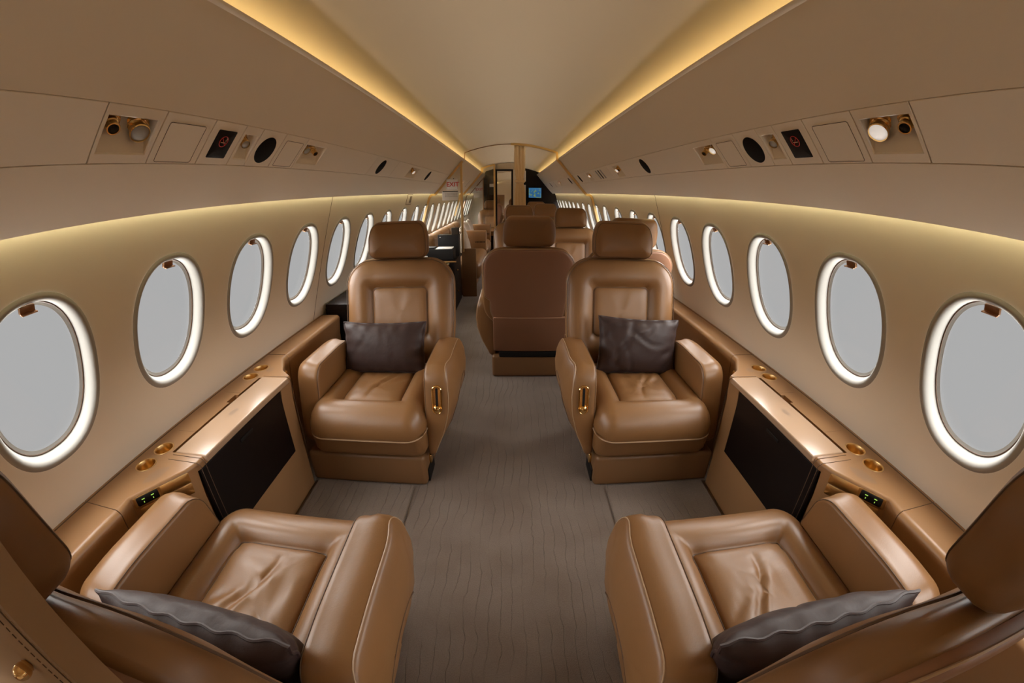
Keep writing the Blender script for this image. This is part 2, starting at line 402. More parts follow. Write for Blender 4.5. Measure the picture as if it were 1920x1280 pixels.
# window walls
def wpt(s, y, v, dpt=0):
    """Point on the window wall: v up the slope from the window centre, dpt outwards through the wall."""
    return (s * (WC[0] - v * math.sin(TILT) + dpt * math.cos(TILT)), y, H + WC[1] + v * math.cos(TILT) + dpt * math.sin(TILT))
NP = 72
def oval(a, b, n=WN, N=NP):
    P = []
    for k in range(N):
        t = 2 * PI * k / N; c, s2 = c_(t), s_(t)
        P.append((b * math.copysign(abs(c) ** (2 / n), c), a * math.copysign(abs(s2) ** (2 / n), s2)))
    return P
VT, VB = .43, -.52
def wall_mesh(s):
    g = G(); idx = list(range(-3, NWIN)); ys = [wy(i) for i in idx]
    edges = [NEAR - .0] + [(ys[k] + ys[k + 1]) / 2 for k in range(len(ys) - 1)] + [FAR]
    ov = oval(WA - .004, WB - .004)
    for k, y in enumerate(ys):
        l, r = edges[k] - y, edges[k + 1] - y
        outer = []
        for (a, b) in ov:                      # shoot to the cell's rectangle
            t = min([q for q in ((r / a if a > 1e-9 else l / a if a < -1e-9 else 1e9), (VT / b if b > 1e-9 else VB / b if b < -1e-9 else 1e9))])
            outer.append((a * t, b * t))
        rings = []
        for f in (0, .25, .6, 1):
            rings.append([wpt(s, y + a + (c - a) * f, b + (d - b) * f) for (a, b), (c, d) in zip(ov, outer)])
        V = [p for q in rings for p in q]; F = []
        for q in range(3):
            for i in range(NP):
                j = (i + 1) % NP; F.append((q * NP + i, q * NP + j, (q + 1) * NP + j, (q + 1) * NP + i))
        g.add(V, F)
        # the rectangle's corners
        for (cx, cy) in ((r, VT), (l, VT), (l, VB), (r, VB)):
            ds = sorted(range(NP), key=lambda i: (outer[i][0] - cx) ** 2 + (outer[i][1] - cy) ** 2)[:2]
            if min(math.dist(outer[ds[0]], (cx, cy)), 1) > 1e-6:
                g.add([wpt(s, y + cx, cy), wpt(s, y + outer[ds[0]][0], outer[ds[0]][1]), wpt(s, y + outer[ds[1]][0], outer[ds[1]][1])], [(0, 1, 2)])
    return g
for s, nm in ((-1, 'left'), (1, 'right')):
    o = wall_mesh(s).obj('wall_%s' % nm, m_wall, smooth=False)
    struct(o, 'cream %s cabin wall with a row of oval windows' % nm, 'wall')
def make_window(s):
    t = bpy.data.objects.new('window', None); COL.objects.link(t)
    prof = [(-.010, -.001), (-.004, -.005), (.002, -.006), (.008, -.003), (.013, .004), (.016, .014), (.018, .024), (.019, .034), (.024, .037), (.032, .040)]
    V = []; F = []
    for d, dep in prof:
        for (a, b) in oval(WA - d, WB - d): V.append(Vector(wpt(s, a, b, dep)))
    n = NP
    for k in range(len(prof) - 1):
        for i in range(n):
            j = (i + 1) % n; F.append((k * n + i, k * n + j, (k + 1) * n + j, (k + 1) * n + i))
    mesh_obj('window_frame', V, F, m_bezel, t, ang=60)
    V, F = tube([wpt(s, a, b, .0355) for a, b in oval(WA - .0215, WB - .0215)], .0022, True)
    mesh_obj('gasket', V, F, m_seam, t)
    Pn = [wpt(s, a, b, .040) for a, b in oval(WA - .028, WB - .028)] + [wpt(s, a, b, .044) for a, b in oval(WA - .028, WB - .028)]
    mesh_obj('window_pane', Pn, [tuple(range(n)), tuple(range(n, 2 * n))] + [(i, (i + 1) % n, n + (i + 1) % n, n + i) for i in range(n)], m_glass, t, smooth=False)
    V, F = rbox((-.021, -.004, -.009), (.021, .006, .009), .002, 1, fn=lambda x, y, z: (x, y, z))
    V = [wpt(s, x, WA - .030 + z, .018 + y) for x, y, z in V]
    V2, F2 = rbox((-.022, -.009, -.004), (.022, .003, .0), .002, 1); V2 = [wpt(s, x, WA - .036 + z, .012 + y) for x, y, z in V2]
    G().add(V, F).add(V2, F2).obj('shade_pull', m_copper, t)
    return t
ordn = ['nearest', 'second', 'third', 'fourth', 'fifth', 'sixth', 'seventh', 'eighth', 'ninth', 'tenth', 'eleventh', 'twelfth', 'thirteenth', 'fourteenth', 'fifteenth', 'sixteenth', 'seventeenth', 'eighteenth', 'nineteenth', 'twentieth', 'twenty-first', 'twenty-second']
k = 0
for s, nm in ((-1, 'left'), (1, 'right')):
    first = make_window(s)
    for i in range(-3, NWIN):
        t = first if i == -3 else copy_tree(first)
        k += 1; t.location = (0, wy(i), 0); t.name = 'window_%d' % k
        lab = ('oval window on the %s wall, %s counted from the camera' % (nm, ordn[i])) if i >= 0 else 'oval window on the %s wall behind the camera' % nm
        struct(t, lab, 'window'); t['group'] = 'oval cabin windows'
# thin vertical joints of the wall panels
for s, y in ((-1, 2.32), (-1, 5.33), (1, 2.9)):
    V, F = tube([wpt(s, y, v, -.0006) for v in np.linspace(.40, -.50, 5)], .0012, n=4)
    struct(mesh_obj('trim_%d' % (20 + int(y)) , V, F, m_seam), 'thin panel joint in the %s wall at the %s window' % ('left' if s < 0 else 'right', 'fourth' if y < 4 else 'tenth'), 'wall trim')
# end walls
prof_full = [(x, z) for x, z in ceil_path(0)]
def section(inset=0):
    P = [(1.30, 0.0), (1.30, .62), wpt(1, 0, .30)[::2], (1.045, H + .07), (.99, H + .03), (.87, H + .15), (.775, H + .26), (.70, H + .36), (.70, H + .50)]
    P += [p for p in reversed(prof_full)][1:-1]
    P += [(-x, z) for x, z in reversed(P[:9])]
    return P
g = G().add(*prism(section(), NEAR - .05, NEAR)); struct(g.obj('wall_back', m_wall, smooth=False), 'cream bulkhead behind the camera', 'wall')
g = G().add(*prism(section(), FAR, FAR + .05)); struct(g.obj('wall_far', m_wall, smooth=False), 'cream bulkhead closing the far end of the cabin', 'wall')
g = G().add(*prism([p for p in section() if p[0] > -.62] + [(-.66, H + .385), (-.66, 0)], 9.80, 9.84)); struct(g.obj('wall_front', m_dark, smooth=False), 'dark lacquered bulkhead across the end of the aisle', 'wall')

# ------------------------------------------------------------------ overhead service band
BL = math.dist(B_, C_)
e2 = ((C_[0] - B_[0]) / BL, (C_[1] - B_[1]) / BL)
def band(s, y, w_, h=0):
    """w_ in 0..1 from the top joint to the bottom joint, h towards the cabin."""
    q = w_ * BL; x = B_[0] + e2[0] * q + h * e2[1]; z = B_[1] + e2[1] * q - h * e2[0]
    return Vector((s * x, y, H + z))
def bframe(s, y, w_, h=0, flip=False):
    """Matrix whose x runs along the band as read from the cabin, y up the band, z into the cabin."""
    o = band(s, y, w_, h); yv = (band(s, y, 0) - band(s, y, 1)).normalized(); zv = (band(s, y, .5, .1) - band(s, y, .5, 0)).normalized(); xv = yv.cross(zv)
    m = Matrix.Identity(4)
    for i in range(3): m[i][0], m[i][1], m[i][2], m[i][3] = xv[i], yv[i], zv[i], o[i]
    return m
GAP = .0016
def slab(s, y0, y1, hole=None, w0=.012, w1=.988):
    """Band panel between joints; hole = (y0, y1, w0, w1, depth) makes a wedge-shaped recess."""
    y0 += GAP; y1 -= GAP; g = G(); b = lambda y, w_, h: band(s, y, w_, h); t = -.006
    def quad(P): g.add(P, [(0, 1, 2, 3)])
    def ringq(O, I, h0, h1):
        for i in range(4):
            j = (i + 1) % 4; g.add([b(*O[i], h0), b(*O[j], h0), b(*I[j], h1), b(*I[i], h1)], [(0, 1, 2, 3)])
    O = [(y0, w0), (y1, w0), (y1, w1), (y0, w1)]; c = .0012; cw = c / BL
    I = [(y0 + c, w0 + cw), (y1 - c, w0 + cw), (y1 - c, w1 - cw), (y0 + c, w1 - cw)]
    ringq(O, O, t, -c); ringq(O, I, -c, 0)
    if not hole:
        quad([b(*p, 0) for p in I]); return g
    a0, a1, v0, v1, dep = hole
    Hh = [(a0, v0), (a1, v0), (a1, v1), (a0, v1)]; r = .003; Hi = [(a0 + r, v0 + .02), (a1 - r, v0 + .02), (a1 - r, v1 - .02), (a0 + r, v1 - .02)]
    ringq(I, Hh, 0, 0); ringq(Hh, Hi, 0, -.003)
    # recess: deep along its top edge, running out flush at the bottom
    D0 = [(a0 + .012, v0 + .10), (a1 - .012, v0 + .10)]
    q = [b(*Hi[0], -.003), b(*Hi[1], -.003), b(*Hi[2], -.003), b(*Hi[3], -.003), b(*D0[0], -dep), b(*D0[1], -dep)]
    g.add(q, [(0, 1, 5, 4), (4, 5, 2, 3), (0, 4, 3), (1, 2, 5)])
    return g
def inset_line(s, y0, y1, w0, w1, parent, lab='access_door'):
    """A slightly proud rounded door with its joint."""
    yc, wc = (y0 + y1) / 2, (w0 + w1) / 2; hy, hw = (y1 - y0), (w1 - w0) * BL
    V, F = plate(hy, hw, .006, [(0, -.004), (0, -.0004), (.0008, .0006), (hw / 2 - .002, .0006)], [(.0, -.004)], fn=lambda a, b2, z: band(s, yc + a, wc - b2 / BL, z), ns=2, na=4)
    mesh_obj(lab, V, F, m_panel, parent)
    P = [band(s, yc + a, wc - b2 / BL, .0002) for a, b2 in rring(hy + .0012, hw + .0012, .0065, 0, 2, 4)]
    V, F = tube(P, .0008, True, 4); mesh_obj('door_joint', V, F, m_seam, parent)
def eyeball(s, y, w_, r, parent, lamp, lit=False, tilt=.35, h=-.024):
    """Gold reading lamp or air nozzle on a flange."""
    m = bframe(s, y, w_, h); ax = (m.to_3x3() @ Vector((0, -.12, .95)) + Vector((0, -.30, 0))).normalized(); o = m.translation
    fl = [(0, -.012), (r * 1.25, -.012), (r * 1.28, -.004), (r * 1.12, .000), (r * 1.1, .004), (r * .98, .005)]
    body = [(r * .98, .004), (r * .86, .007), (r * .90, .011), (r * .88, .014), (r * .76, .016)] + ([(r * 1.0, .018), (r * 1.04, .026), (r * .97, .029), (r * .92, .027), (r * .90, .025)] if lamp else [(r * .80, .018), (r * .84, .029), (r * .80, .032), (r * .66, .032), (r * .62, .027)])
    V, F = lathe(fl + body, o, ax, 28)
    p = mesh_obj('reading_lamp' if lamp else 'air_nozzle', V, F, m_gold, parent, ang=28)
    rr_, tt = fl + body, 0
    re, te = body[-1]
    V, F = lathe([(re, te), (re * .6, te + (.004 if lamp else -.006)), (0, te + (.005 if lamp else -.008))], o, ax, 24)
    q = mesh_obj('lamp_lens' if lamp else 'nozzle_opening', V, F, (m_lit if lit else m_lens) if lamp else m_hole, p)
    if lit: q['label'] = 'glowing white lens'
    return p
def disc(s, y, w_, r, m, name, parent, h=.0008):
    V, F = lathe([(r * 1.02, -.004), (r * 1.0, h), (r * .96, h + .0006), (0, h + .0006)], band(s, y, w_), band(s, y, w_, 1) - band(s, y, w_, 0), 40); return mesh_obj(name, V, F, m, parent)
def no_smoking(s, yc, wc, parent):
    V, F = plate(.084, .092, .004, [(0, -.004), (0, .0006), (.001, .0012), (.03, .0012)], [(0, -.004)], fn=lambda a, b2, z: band(s, yc + a, wc - b2 / BL, z), ns=2, na=3)
    d = mesh_obj('sign_display', V, F, m_black, parent)
    P = [band(s, yc + .017 * c_(t), wc + (.017 * s_(t) - .010) / BL, .0016) for t in np.linspace(0, 2 * PI, 33)[:-1]]
    V, F = tube(P, .0011, True, 5); g = G().add(V, F)
    V, F = tube([band(s, yc - .012, wc - .022 / BL, .0016), band(s, yc + .012, wc + .002 / BL, .0016)], .0011, n=5); g.add(V, F); g.obj('prohibition_ring', m_symred, d)
    g = G(); L = lambda a, b2: band(s, yc + a, wc - .010 / BL - b2 / BL, .0020)
    g.add(*tube([L(-.011, -.003), L(.006, -.003)], .0016, n=4)).add(*tube([L(.009, -.003), L(.010, -.003)], .0016, n=4))
    for k in (0, 1): g.add(*tube([L(.008 + .003 * k, .001), L(.006 + .003 * k, .004), L(.009 + .003 * k, .007), L(.007 + .003 * k, .011)], .0006, n=4))
    g.obj('cigarette_symbol', m_symlt, d)
SIDE = {-1: 'left', 1: 'right'}
def module(s, y0, y1, label, name='overhead_panel', hole=None, cat='overhead panel', m=None, grp=None):
    t = thing(name, label, cat, group=grp); slab(s, y0, y1, hole).obj('panel', m or m_panel, t, smooth=False); return t
for s in (-1, 1):
    S = SIDE[s]; on = s > 0
    t = module(s, NEAR, .645, 'plain taupe overhead panel on the %s, nearest the camera' % S)
    t = module(s, .645, .815, '%s overhead panel with a large recess holding %s reading lamp and an air nozzle' % (S, 'a lit' if on else 'an unlit'), 'reading_light_panel', hole=(.655, .800, .18, .83, .040))
    eyeball(s, .765, .42, .0235, t, True, on); eyeball(s, .685, .36, .0185, t, False)
    t = module(s, .815, .995, 'taupe %s overhead panel with a rounded access door' % S); inset_line(s, .837, .968, .19, .95, t)
    t = module(s, .995, 1.137, '%s overhead panel with a lit no-smoking sign on a black display' % S, 'sign_panel', cat='sign'); no_smoking(s, 1.066, .51, t)
    t = module(s, 1.137, 1.231, 'narrow %s overhead panel with a single recessed reading lamp' % S, 'reading_light_panel', hole=(1.150, 1.222, .20, .83, .030)); eyeball(s, 1.183, .42, .0150, t, True, False)
    t = module(s, 1.231, 1.376, '%s overhead panel with a large round black loudspeaker' % S, 'speaker_panel', cat='loudspeaker'); disc(s, 1.301, .53, .0512, m_grille, 'speaker_grille', t)
    t = module(s, 1.376, 1.545, 'taupe %s overhead access panel beyond the large loudspeaker' % S); inset_line(s, 1.40, 1.525, .19, .93, t)
    t = module(s, 1.545, 2.42, '%s overhead panel with a small recess holding %s reading lamp and a nozzle' % (S, 'a lit' if on else 'an unlit'), 'reading_light_panel', hole=(1.556, 1.735, .18, .81, .040))
    eyeball(s, 1.590, .36, .0165, t, True, on); eyeball(s, 1.665, .38, .0140, t, False)
    ys_ = 2.595 if s < 0 else 2.49
    t = module(s, 2.42, 2.90, '%s overhead panel with a round black loudspeaker above the %s window' % (S, 'fifth'), 'speaker_panel', cat='loudspeaker'); disc(s, ys_, .51, .054, m_grille, 'speaker_grille', t)
    if s > 0:
        t = module(s, 2.90, 3.36, 'right overhead panel with a recessed pair of lamps beyond the loudspeaker', 'reading_light_panel', hole=(3.03, 3.23, .15, .86, .04)); eyeball(s, 3.17, .45, .018, t, True, True); eyeball(s, 3.09, .42, .015, t, False)
        t = module(s, 3.36, 4.02, 'right overhead panel with a black slot between two pale bars', 'slot_panel')
        for yy, mm, nm in ((3.66, m_bezel, 'pale_bar'), (3.76, m_black, 'dark_slot'), (3.86, m_bezel, 'pale_bar')):
            V, F = plate(.045, .095, .004, [(0, -.004), (0, .001), (.02, .0015)], [(0, -.004)], fn=lambda a, b2, z: band(s, yy + a, .5 - b2 / BL, z), ns=2, na=3); mesh_obj(nm, V, F, mm, t)
        t = module(s, 4.02, 4.62, 'right overhead panel with a recessed lamp before the gold arch', 'reading_light_panel', hole=(4.18, 4.42, .15, .86, .04)); eyeball(s, 4.3, .45, .018, t, True, True)
        t = module(s, 4.62, 5.24, 'right overhead panel with a narrow black loudspeaker beside the gold arch', 'speaker_panel', cat='loudspeaker'); disc(s, 4.90, .51, .052, m_grille, 'speaker_grille', t)
    else:
        t = module(s, 2.90, 3.95, 'left overhead panel with a small lit lamp recess beyond the loudspeaker', 'reading_light_panel', hole=(3.30, 3.62, .15, .86, .04)); eyeball(s, 3.48, .45, .018, t, True, True)
        t = module(s, 3.95, 5.24, 'left overhead panel with a black loudspeaker close to the glass partition', 'speaker_panel', cat='loudspeaker'); disc(s, 4.09, .51, .056, m_grille, 'speaker_grille', t)
    t = module(s, 5.32, 6.6, '%s overhead panel with one black loudspeaker beyond the partition' % S, 'speaker_panel', cat='loudspeaker'); disc(s, 5.75, .51, .054, m_grille, 'speaker_grille', t)
    t = module(s, 6.6, 7.76, '%s overhead panel with a lit lamp beyond the partition' % S, 'reading_light_panel', hole=(6.85, 7.15, .15, .86, .04)); eyeball(s, 7.0, .45, .018, t, True, True)
    t = module(s, 7.84, FAR, 'last %s overhead panel before the dark far bulkhead' % S, 'speaker_panel', cat='loudspeaker'); disc(s, 8.5, .51, .054, m_grille, 'speaker_grille', t)

# ------------------------------------------------------------------ side ledges
def ledge_inner(y):
    """x of the ledge's inner top edge along the cabin."""
    K = [(-9, 1.100), (.585, 1.105), (.640, 1.118), (.805, 1.012), (.850, .998), (1.505, .998), (1.56, 1.062), (1.70, 1.138), (99, 1.138)]
    for (a, xa), (b, xb) in zip(K, K[1:]):
        if y <= b: return xa + (xb - xa) * (y - a) / (b - a)
def ledge_path(y, z=.622, rr_=.020, foot=None):
    xi = ledge_inner(y); P = [(1.285, z + .002), (xi + rr_, z)]
    P += [(xi + rr_ - rr_ * s_(a), z - rr_ + rr_ * c_(a)) for a in np.linspace(0, PI / 2, 6)[1:]]
    P += [(xi + .004, z - .09), (xi + .006, z - .10)]
    return P
def side_ledge(s, y0, y1):
    S = SIDE[s]
    t = thing('side_ledge', 'tan leather ledge under the %s windows with cup holders and a table stowage bin' % S, 'side ledge')
    # top: split in leather-wrapped runs
    ysl = sorted(set([NEAR, .585, .640, .700, .805, .850] + [1.505, 1.56, 1.70, y1]))
    def body(ya, yb, name):
        yy = [ya] + [v for v in ysl if ya < v < yb] + [yb]; yy = sorted(set(yy)); V = []; F = []
        rings = []
        for y in yy:
            xi = ledge_inner(y); r = .022 if y < .59 or y > 1.6 else .012; z = .622
            P = [(1.292, z + .001), (xi + r, z)] + [(xi + r - r * s_(a), z - r + r * c_(a)) for a in np.linspace(0, PI / 2, 6)[1:]]
            P += [(xi + .012, .50), (xi + .018, .0), (1.292, .0)]
            rings.append([(s * x, y, zz) for x, zz in P])
        n = len(rings[0]); V = [p for r in rings for p in r]
        for k in range(len(rings) - 1):
            for i in range(n):
                j = (i + 1) % n; F.append((k * n + i, k * n + j, (k + 1) * n + j, (k + 1) * n + i))
        F += [tuple(range(n)), tuple((len(rings) - 1) * n + i for i in range(n))]
        return mesh_obj(name, V, F, m_trimlea, t, ang=30)
    body(NEAR, .584, 'ledge_run')
    mid = body(.587, 1.74, 'ledge_top')
    cups = [(1.193, .797), (1.195, .893), (1.196, 1.478), (1.197, 1.574)]
    cc = [lathe([(0, -.045), (.0335, -.045), (.0335, .02), (0, .02)], (s * x, y, .622), (0, 0, 1), 32) for x, y in cups]
    # stowage: slot behind the lid and the bay for the table leaf
    X0, X1 = sorted((s * 1.128, s * 1.142)); cc.append(rbox((X0, .880, .40), (X1, 1.470, .66), .001, 1))
    X0, X1 = sorted((s * .90, s * 1.036)); cc.append(rbox((X0, .838, .268), (X1, 1.412, .592), .001, 1))
    X0, X1 = sorted((s * 1.142, s * 1.158)); cc.append(rbox((X0, 1.235, .60), (X1, 1.300, .66), .001, 1))
    cut(mid, cc)
    body(1.743, y1, 'ledge_run')
    for x, y in cups:
        o = (s * x, y, .622)
        V, F = lathe([(.0325, -.040), (.0320, -.002), (.0335, .0012), (.0375, .0014), (.0385, .0002), (.0385, -.004)], o, (0, 0, 1), 40)
        V2, F2 = lathe([(0, -.041), (.022, -.040), (.0325, -.036)], o, (0, 0, 1), 40)
        G().add(V, F).add(V2, F2).obj('cup_holder', m_gold2, t)
    # bin lid with raised leather, highlight painted in as a paler colour, and printed note
    X0, X1 = sorted((s * .986, s * 1.127))
    ld = G().add(*rbox((X0, .880, .600), (X1, 1.472, .6265), .006, 3)).obj('bin_lid', m_lid, t)
    V, F = tube([(s * 1.127, .868, .6226), (s * 1.0, .868, .6226), (s * .988, .868, .61), (s * .990, .868, .30)], .0013, n=5); mesh_obj('lid_joint', V, F, m_seam, t)
    V, F = tube([(s * 1.127, .842, .6226), (s * 1.0, .842, .6226), (s * .989, .845, .61), (s * .992, .845, .30)], .0011, n=5); mesh_obj('lid_joint', V, F, m_seam, t)
    V, F = tube([(s * 1.127, 1.486, .6226), (s * 1.0, 1.486, .6226), (s * .988, 1.486, .61), (s * .990, 1.486, .27)], .0013, n=5); mesh_obj('lid_joint', V, F, m_seam, t)
    V, F = tube([(s * 1.262, y, .623) for y in np.linspace(NEAR, y1, 3)], .0022, n=5); mesh_obj('wall_joint', V, F, m_seam, t)
    for yy in (.585, 1.741): 
        V, F = tube([(s * 1.27, yy, .623), (s * (ledge_inner(yy) + .02), yy, .623), (s * (ledge_inner(yy) + .001), yy, .603), (s * (ledge_inner(yy) + .01), yy, .45)], .0010, n=4); mesh_obj('ledge_joint', V, F, m_seam, t)
    for yy in (1.01, 1.32):
        V, F = tube([(s * 1.27, yy, .6222), (s * 1.143, yy, .6222)], .0008, n=4); mesh_obj('ledge_joint', V, F, m_seam, t)
    # dark table leaf in its bay
    X0, X1 = sorted((s * 1.000, s * 1.018))
    leaf = G().add(*rbox((X0, .845, .275), (X1, 1.405, .590), .004, 2)).obj('table_leaf', m_dark, t); leaf['label'] = 'dark lacquered folding table leaf'
    X0, X1 = sorted((s * .996, s * 1.002)); mesh_obj('finger_pull', *rbox((X0, 1.075, .545), (X1, 1.160, .560), .003, 2), m_black, leaf)
    # printed notes
    def note(x0, y0, n, L, dx, dy=0.0, tilt_=0):
        g = G()
        for i in range(n):
            l = L * (.55 + .45 * random.random()) if i in (0, n - 1) else L
            xx = x0 + dx * i; m_ = .0006
            g.add([(s * (xx - m_), y0 - l / 2 + tilt_ * i, .6228), (s * (xx + m_), y0 - l / 2 + tilt_ * i, .6228), (s * (xx + m_), y0 + l / 2 + tilt_ * i, .6228), (s * (xx - m_), y0 + l / 2 + tilt_ * i, .6228)], [(0, 1, 2, 3)])
        return g
    note(1.085, .775, 9, .075, .0055, tilt_=-.004).obj('printed_notice', m_grey, t, smooth=False)
    note(1.120, 1.555, 6, .040, .0055, tilt_=0).obj('printed_notice', m_grey, t, smooth=False)
    g = note(1.055, 1.16, 5, .05, .005); g.V = [(x, y, z + .0045) for x, y, z in g.V]; g.obj('printed_notice', m_grey, t, smooth=False)
    # gold control panel on the inner face
    def face(y, z, off=.0):
        xi = ledge_inner(y) + .003 + (.622 - z) * .07; return (s * (xi - off), y, z)
    def fplate(ya, yb, za, zb, th, m_, name, par=t, base=0.0):
        V, F = plate(yb - ya, zb - za, .004, [(0, base - .004), (0, base + th * .7), (.0015, base + th), ((zb - za) / 2 - .001, base + th)], [(0, base - .004)], fn=lambda a, b2, z: face((ya + yb) / 2 + a, (za + zb) / 2 + b2, z), ns=3, na=3)
        return mesh_obj(name, V, F, m_, par)
    fplate(.655, .806, .572, .612, .004, m_gold2, 'gold_cover'); fplate(.655, .806, .528, .569, .003, m_gold2, 'gold_cover')
    pl = fplate(.645, .722, .574, .613, .006, m_gold2, 'switch_panel'); sw = fplate(.652, .712, .580, .610, .004, m_black, 'switch_display', pl, .006)
    for yy in (.668, .694):
        mesh_obj('green_led', *tube([face(yy - .004, .601, .0112), face(yy + .004, .601, .0112)], .0014, n=5), m_green, pl)
        mesh_obj('green_led', *tube([face(yy, .592, .0112), face(yy, .588, .0112)], .0014, n=5), m_green, pl)
    V, F = lathe([(0, 0), (.012, 0), (.014, .004), (.009, .010), (0, .011)], face(1.625, .575, .0), (-s, -.6, 0), 16); mesh_obj('seat_belt_bracket', V, F, m_gold, t)
    return t
side_ledge(-1, NEAR, 2.43); side_ledge(1, NEAR, FAR)
# kick panel line and foot mats
for s in (-1, 1):
    X0, X1 = sorted((s * .475, s * .995))
    o = G().add(*rbox((X0, .84, .0), (X1, 1.515, .016), .007, 3)).obj('foot_mat', m_carpet)
    tag(o, 'rectangular carpet foot mat on the %s between the facing seats' % SIDE[s], 'mat', 'foot mats')

# ------------------------------------------------------------------ club seats (local frame: front towards -y, a = aisle side sign)
def wr(*a):                                    # small sum of creases: (x0, y0, angle, length, width, depth)
    def f(x, y):
        d = 0
        for x0, y0, an, L, wd, dp in a:
            u = (x - x0) * c_(an) + (y - y0) * s_(an); v = -(x - x0) * s_(an) + (y - y0) * c_(an)
            v += .15 * L * math.sin(u / L * 2.2)
            d += dp * math.exp(-(u / L) ** 2) * (math.exp(-(v / wd) ** 2) - .55 * math.exp(-((v - 2.1 * wd) / (1.6 * wd)) ** 2))
        return d
    return f
SEAT_WR = wr((.02, .02, 1.35, .13, .010, -.010), (-.07, .06, 1.7, .12, .013, -.008), (.10, .05, 1.1, .10, .012, -.007), (.00, -.10, .1, .16, .02, -.003), (-.12, .10, .6, .06, .010, -.006))
def arm_pt(a, yl, zl, q, kind):
    """yl, zl: side-view position; q: 0 inner face .. 1 outer face."""
    zz = smooth01((zl - .10) / .34)
    if kind == 'aisle': xin, xout = .262, .262 + .145 * (.22 + .78 * zz)
    else: xin, xout = .262, .395
    x = xin + (xout - xin) * q
    return x
def make_seat(name, label, a, arms='both', grp=None, detail=True):
    t = thing(name, label, 'seat', group=grp)
    # plinth
    X = sorted((a * (-.372 if arms == 'both' else -.26), a * (.245 if arms == 'both' else .290)))
    pb = G().add(*rbox((X[0], -.340, 0), (X[1], .235, .178), .022, 3)).obj('plinth', m_smooth, t)
    X = sorted((a * (-.31 if arms == 'both' else -.25), a * .235)); G().add(*rbox((X[0], -.29, .165), (X[1], .24, .215), .01, 2)).obj('swivel_frame', m_black, t)  # black paints in the shaded gap between back panel and plinth
    X = sorted((a * .244, a * .258)); g = G().add(*rbox((X[0], -.245, .075), (X[1], -.185, .125), .004, 2)); g.obj('track_release', m_gold, t)
    X = sorted((a * .240, a * .252)); G().add(*rbox((X[0], -.30, .0), (X[1], -.16, .075), .004, 2)).obj('track_cover', m_black, t)
    # lower seat box and cushion
    cx = -a * .020
    V, F = plate(.570, .590, .055, [(0, .335), (.0, .33)], [(.0, .23), (.012, .205), (.04, .198)], fn=lambda x, y, z: (cx + x, y - .100 + (.335 - z) * (.16 if y < -.2 else 0), z), ns=10, na=6)
    mesh_obj('seat_frame', V, F, m_leather, t)
    prof = [(.004, .325), (-.002, .335), (-.006, .352), (-.004, .378), (.006, .408), (.024, .436), (.050, .455), (.078, .461), (.102, .455), (.120, .441), (.130, .428), (.134, .422), (.137, .421), (.140, .427), (.148, .433), (.165, .438), (.185, .441), (.205, .442), (.225, .443), (.245, .443), (.262, .443), (.28, .443)]
    def cf(x, y, z):
        yy = y - .103 + .028 * smooth01((.295 - abs(y)) / .12); w_ = SEAT_WR(x, y) * smooth01((.142 - abs(x)) / .03) * smooth01((.155 - abs(y)) / .03) if z > .43 else 0
        p = .010 * math.exp(-((abs(x) - .135) / .02) ** 2 - ((y + .15) / .025) ** 2) * -1 if z > .40 else 0
        roll_ = .5 * max(0, -(y + .20)) if z > .30 else 0
        return (cx + x, yy, z + w_ + p - roll_ * .35 + (.012 * max(0, -y) if z > .4 else 0))
    V, F = plate(.570, .605, .085, prof, [(.03, .322)], fn=cf, ns=26, na=8)
    cu = mesh_obj('seat_cushion', V, F, m_leather, t, ang=70)
    P = [cf(x, y, .333) for x, y in rring(.570, .605, .085, -.004, 14, 8)]
    mesh_obj('piping', *tube(P, .0036, True), m_pipe, cu)
    P = [cf(x, y, .4225) for x, y in rring(.570, .605, .085, .1355, 14, 6)]
    mesh_obj('inset_seam', *tube(P, .0013, True, 4), m_seam, cu)
    # armrests
    def arm(kind, side):
        sg = a * side
        W_, Hh = (.46, .46) if kind == 'aisle' else (.44, .40)
        zc = .385 if kind == 'aisle' else .41; yc = -.03
        T = .145 if kind == 'aisle' else .120; ex = .0 if kind == 'aisle' else 0
        def fn(u, v, q):
            # u: y, v: z, q: thickness coordinate 0 inner .. T outer
            zl = zc + v; fr = smooth01((-u + .02) / .25)
            yl = yc + u - (.615 - zl) * .20 * fr + (.030 * smooth01((.40 - zl) / .2) * smooth01(-u / .2) if kind == 'aisle' else 0)
            if kind == 'aisle':
                x = .262 + q / T * float(np.interp(zl, (.15, .22, .30, .40, .48, .55, .615), (.030, .062, .105, .138, .145, .138, .116))) * (1 - .16 * smooth01((-u - .10) / .12))
            else: x = .262 + q
            zt = zl - .012 * smooth01((u - .05) / .2) + (.008 if q > T * .4 else 0) * smooth01((zl - .55) / .05)
            return (sg * x, yl, zt)
        prof_f = [(-.002, T * .55), (.000, T * .78), (.003, T * .90), (.008, T * .97), (.015, T), (.05, T * 1.01), (.10, T * 1.02), (.16, T * 1.02), (.198, T * 1.01)]
        prof_b = [(-.001, T * .35), (.0, T * .18), (.003, T * .08), (.008, T * .02), (.015, 0), (.10, 0), (.19, 0)]
        if kind != 'aisle': prof_f = [(-.002, T * .55), (.000, T * .72), (.006, T * .88), (.016, T * .97), (.030, T), (.10, T), (.19, T)]
        V, F = plate(W_, Hh, .065, prof_f, prof_b, fn=fn, ns=14, na=8)
        o = mesh_obj('armrest', V, F, m_leather, t, ang=60)
        P = [fn(x, y, T * .05) for x, y in rring(W_, Hh, .065, .0045, 10, 6)]
        mesh_obj('arm_piping', *tube(P, .0016, True, 5), m_seam, o)
        if kind == 'aisle': P = [fn(x, y, T * .945) for x, y in rring(W_, Hh, .065, .005, 10, 6)]
        if kind == 'aisle': mesh_obj('arm_piping', *tube(P, .0018, True, 5), m_pipe, o)
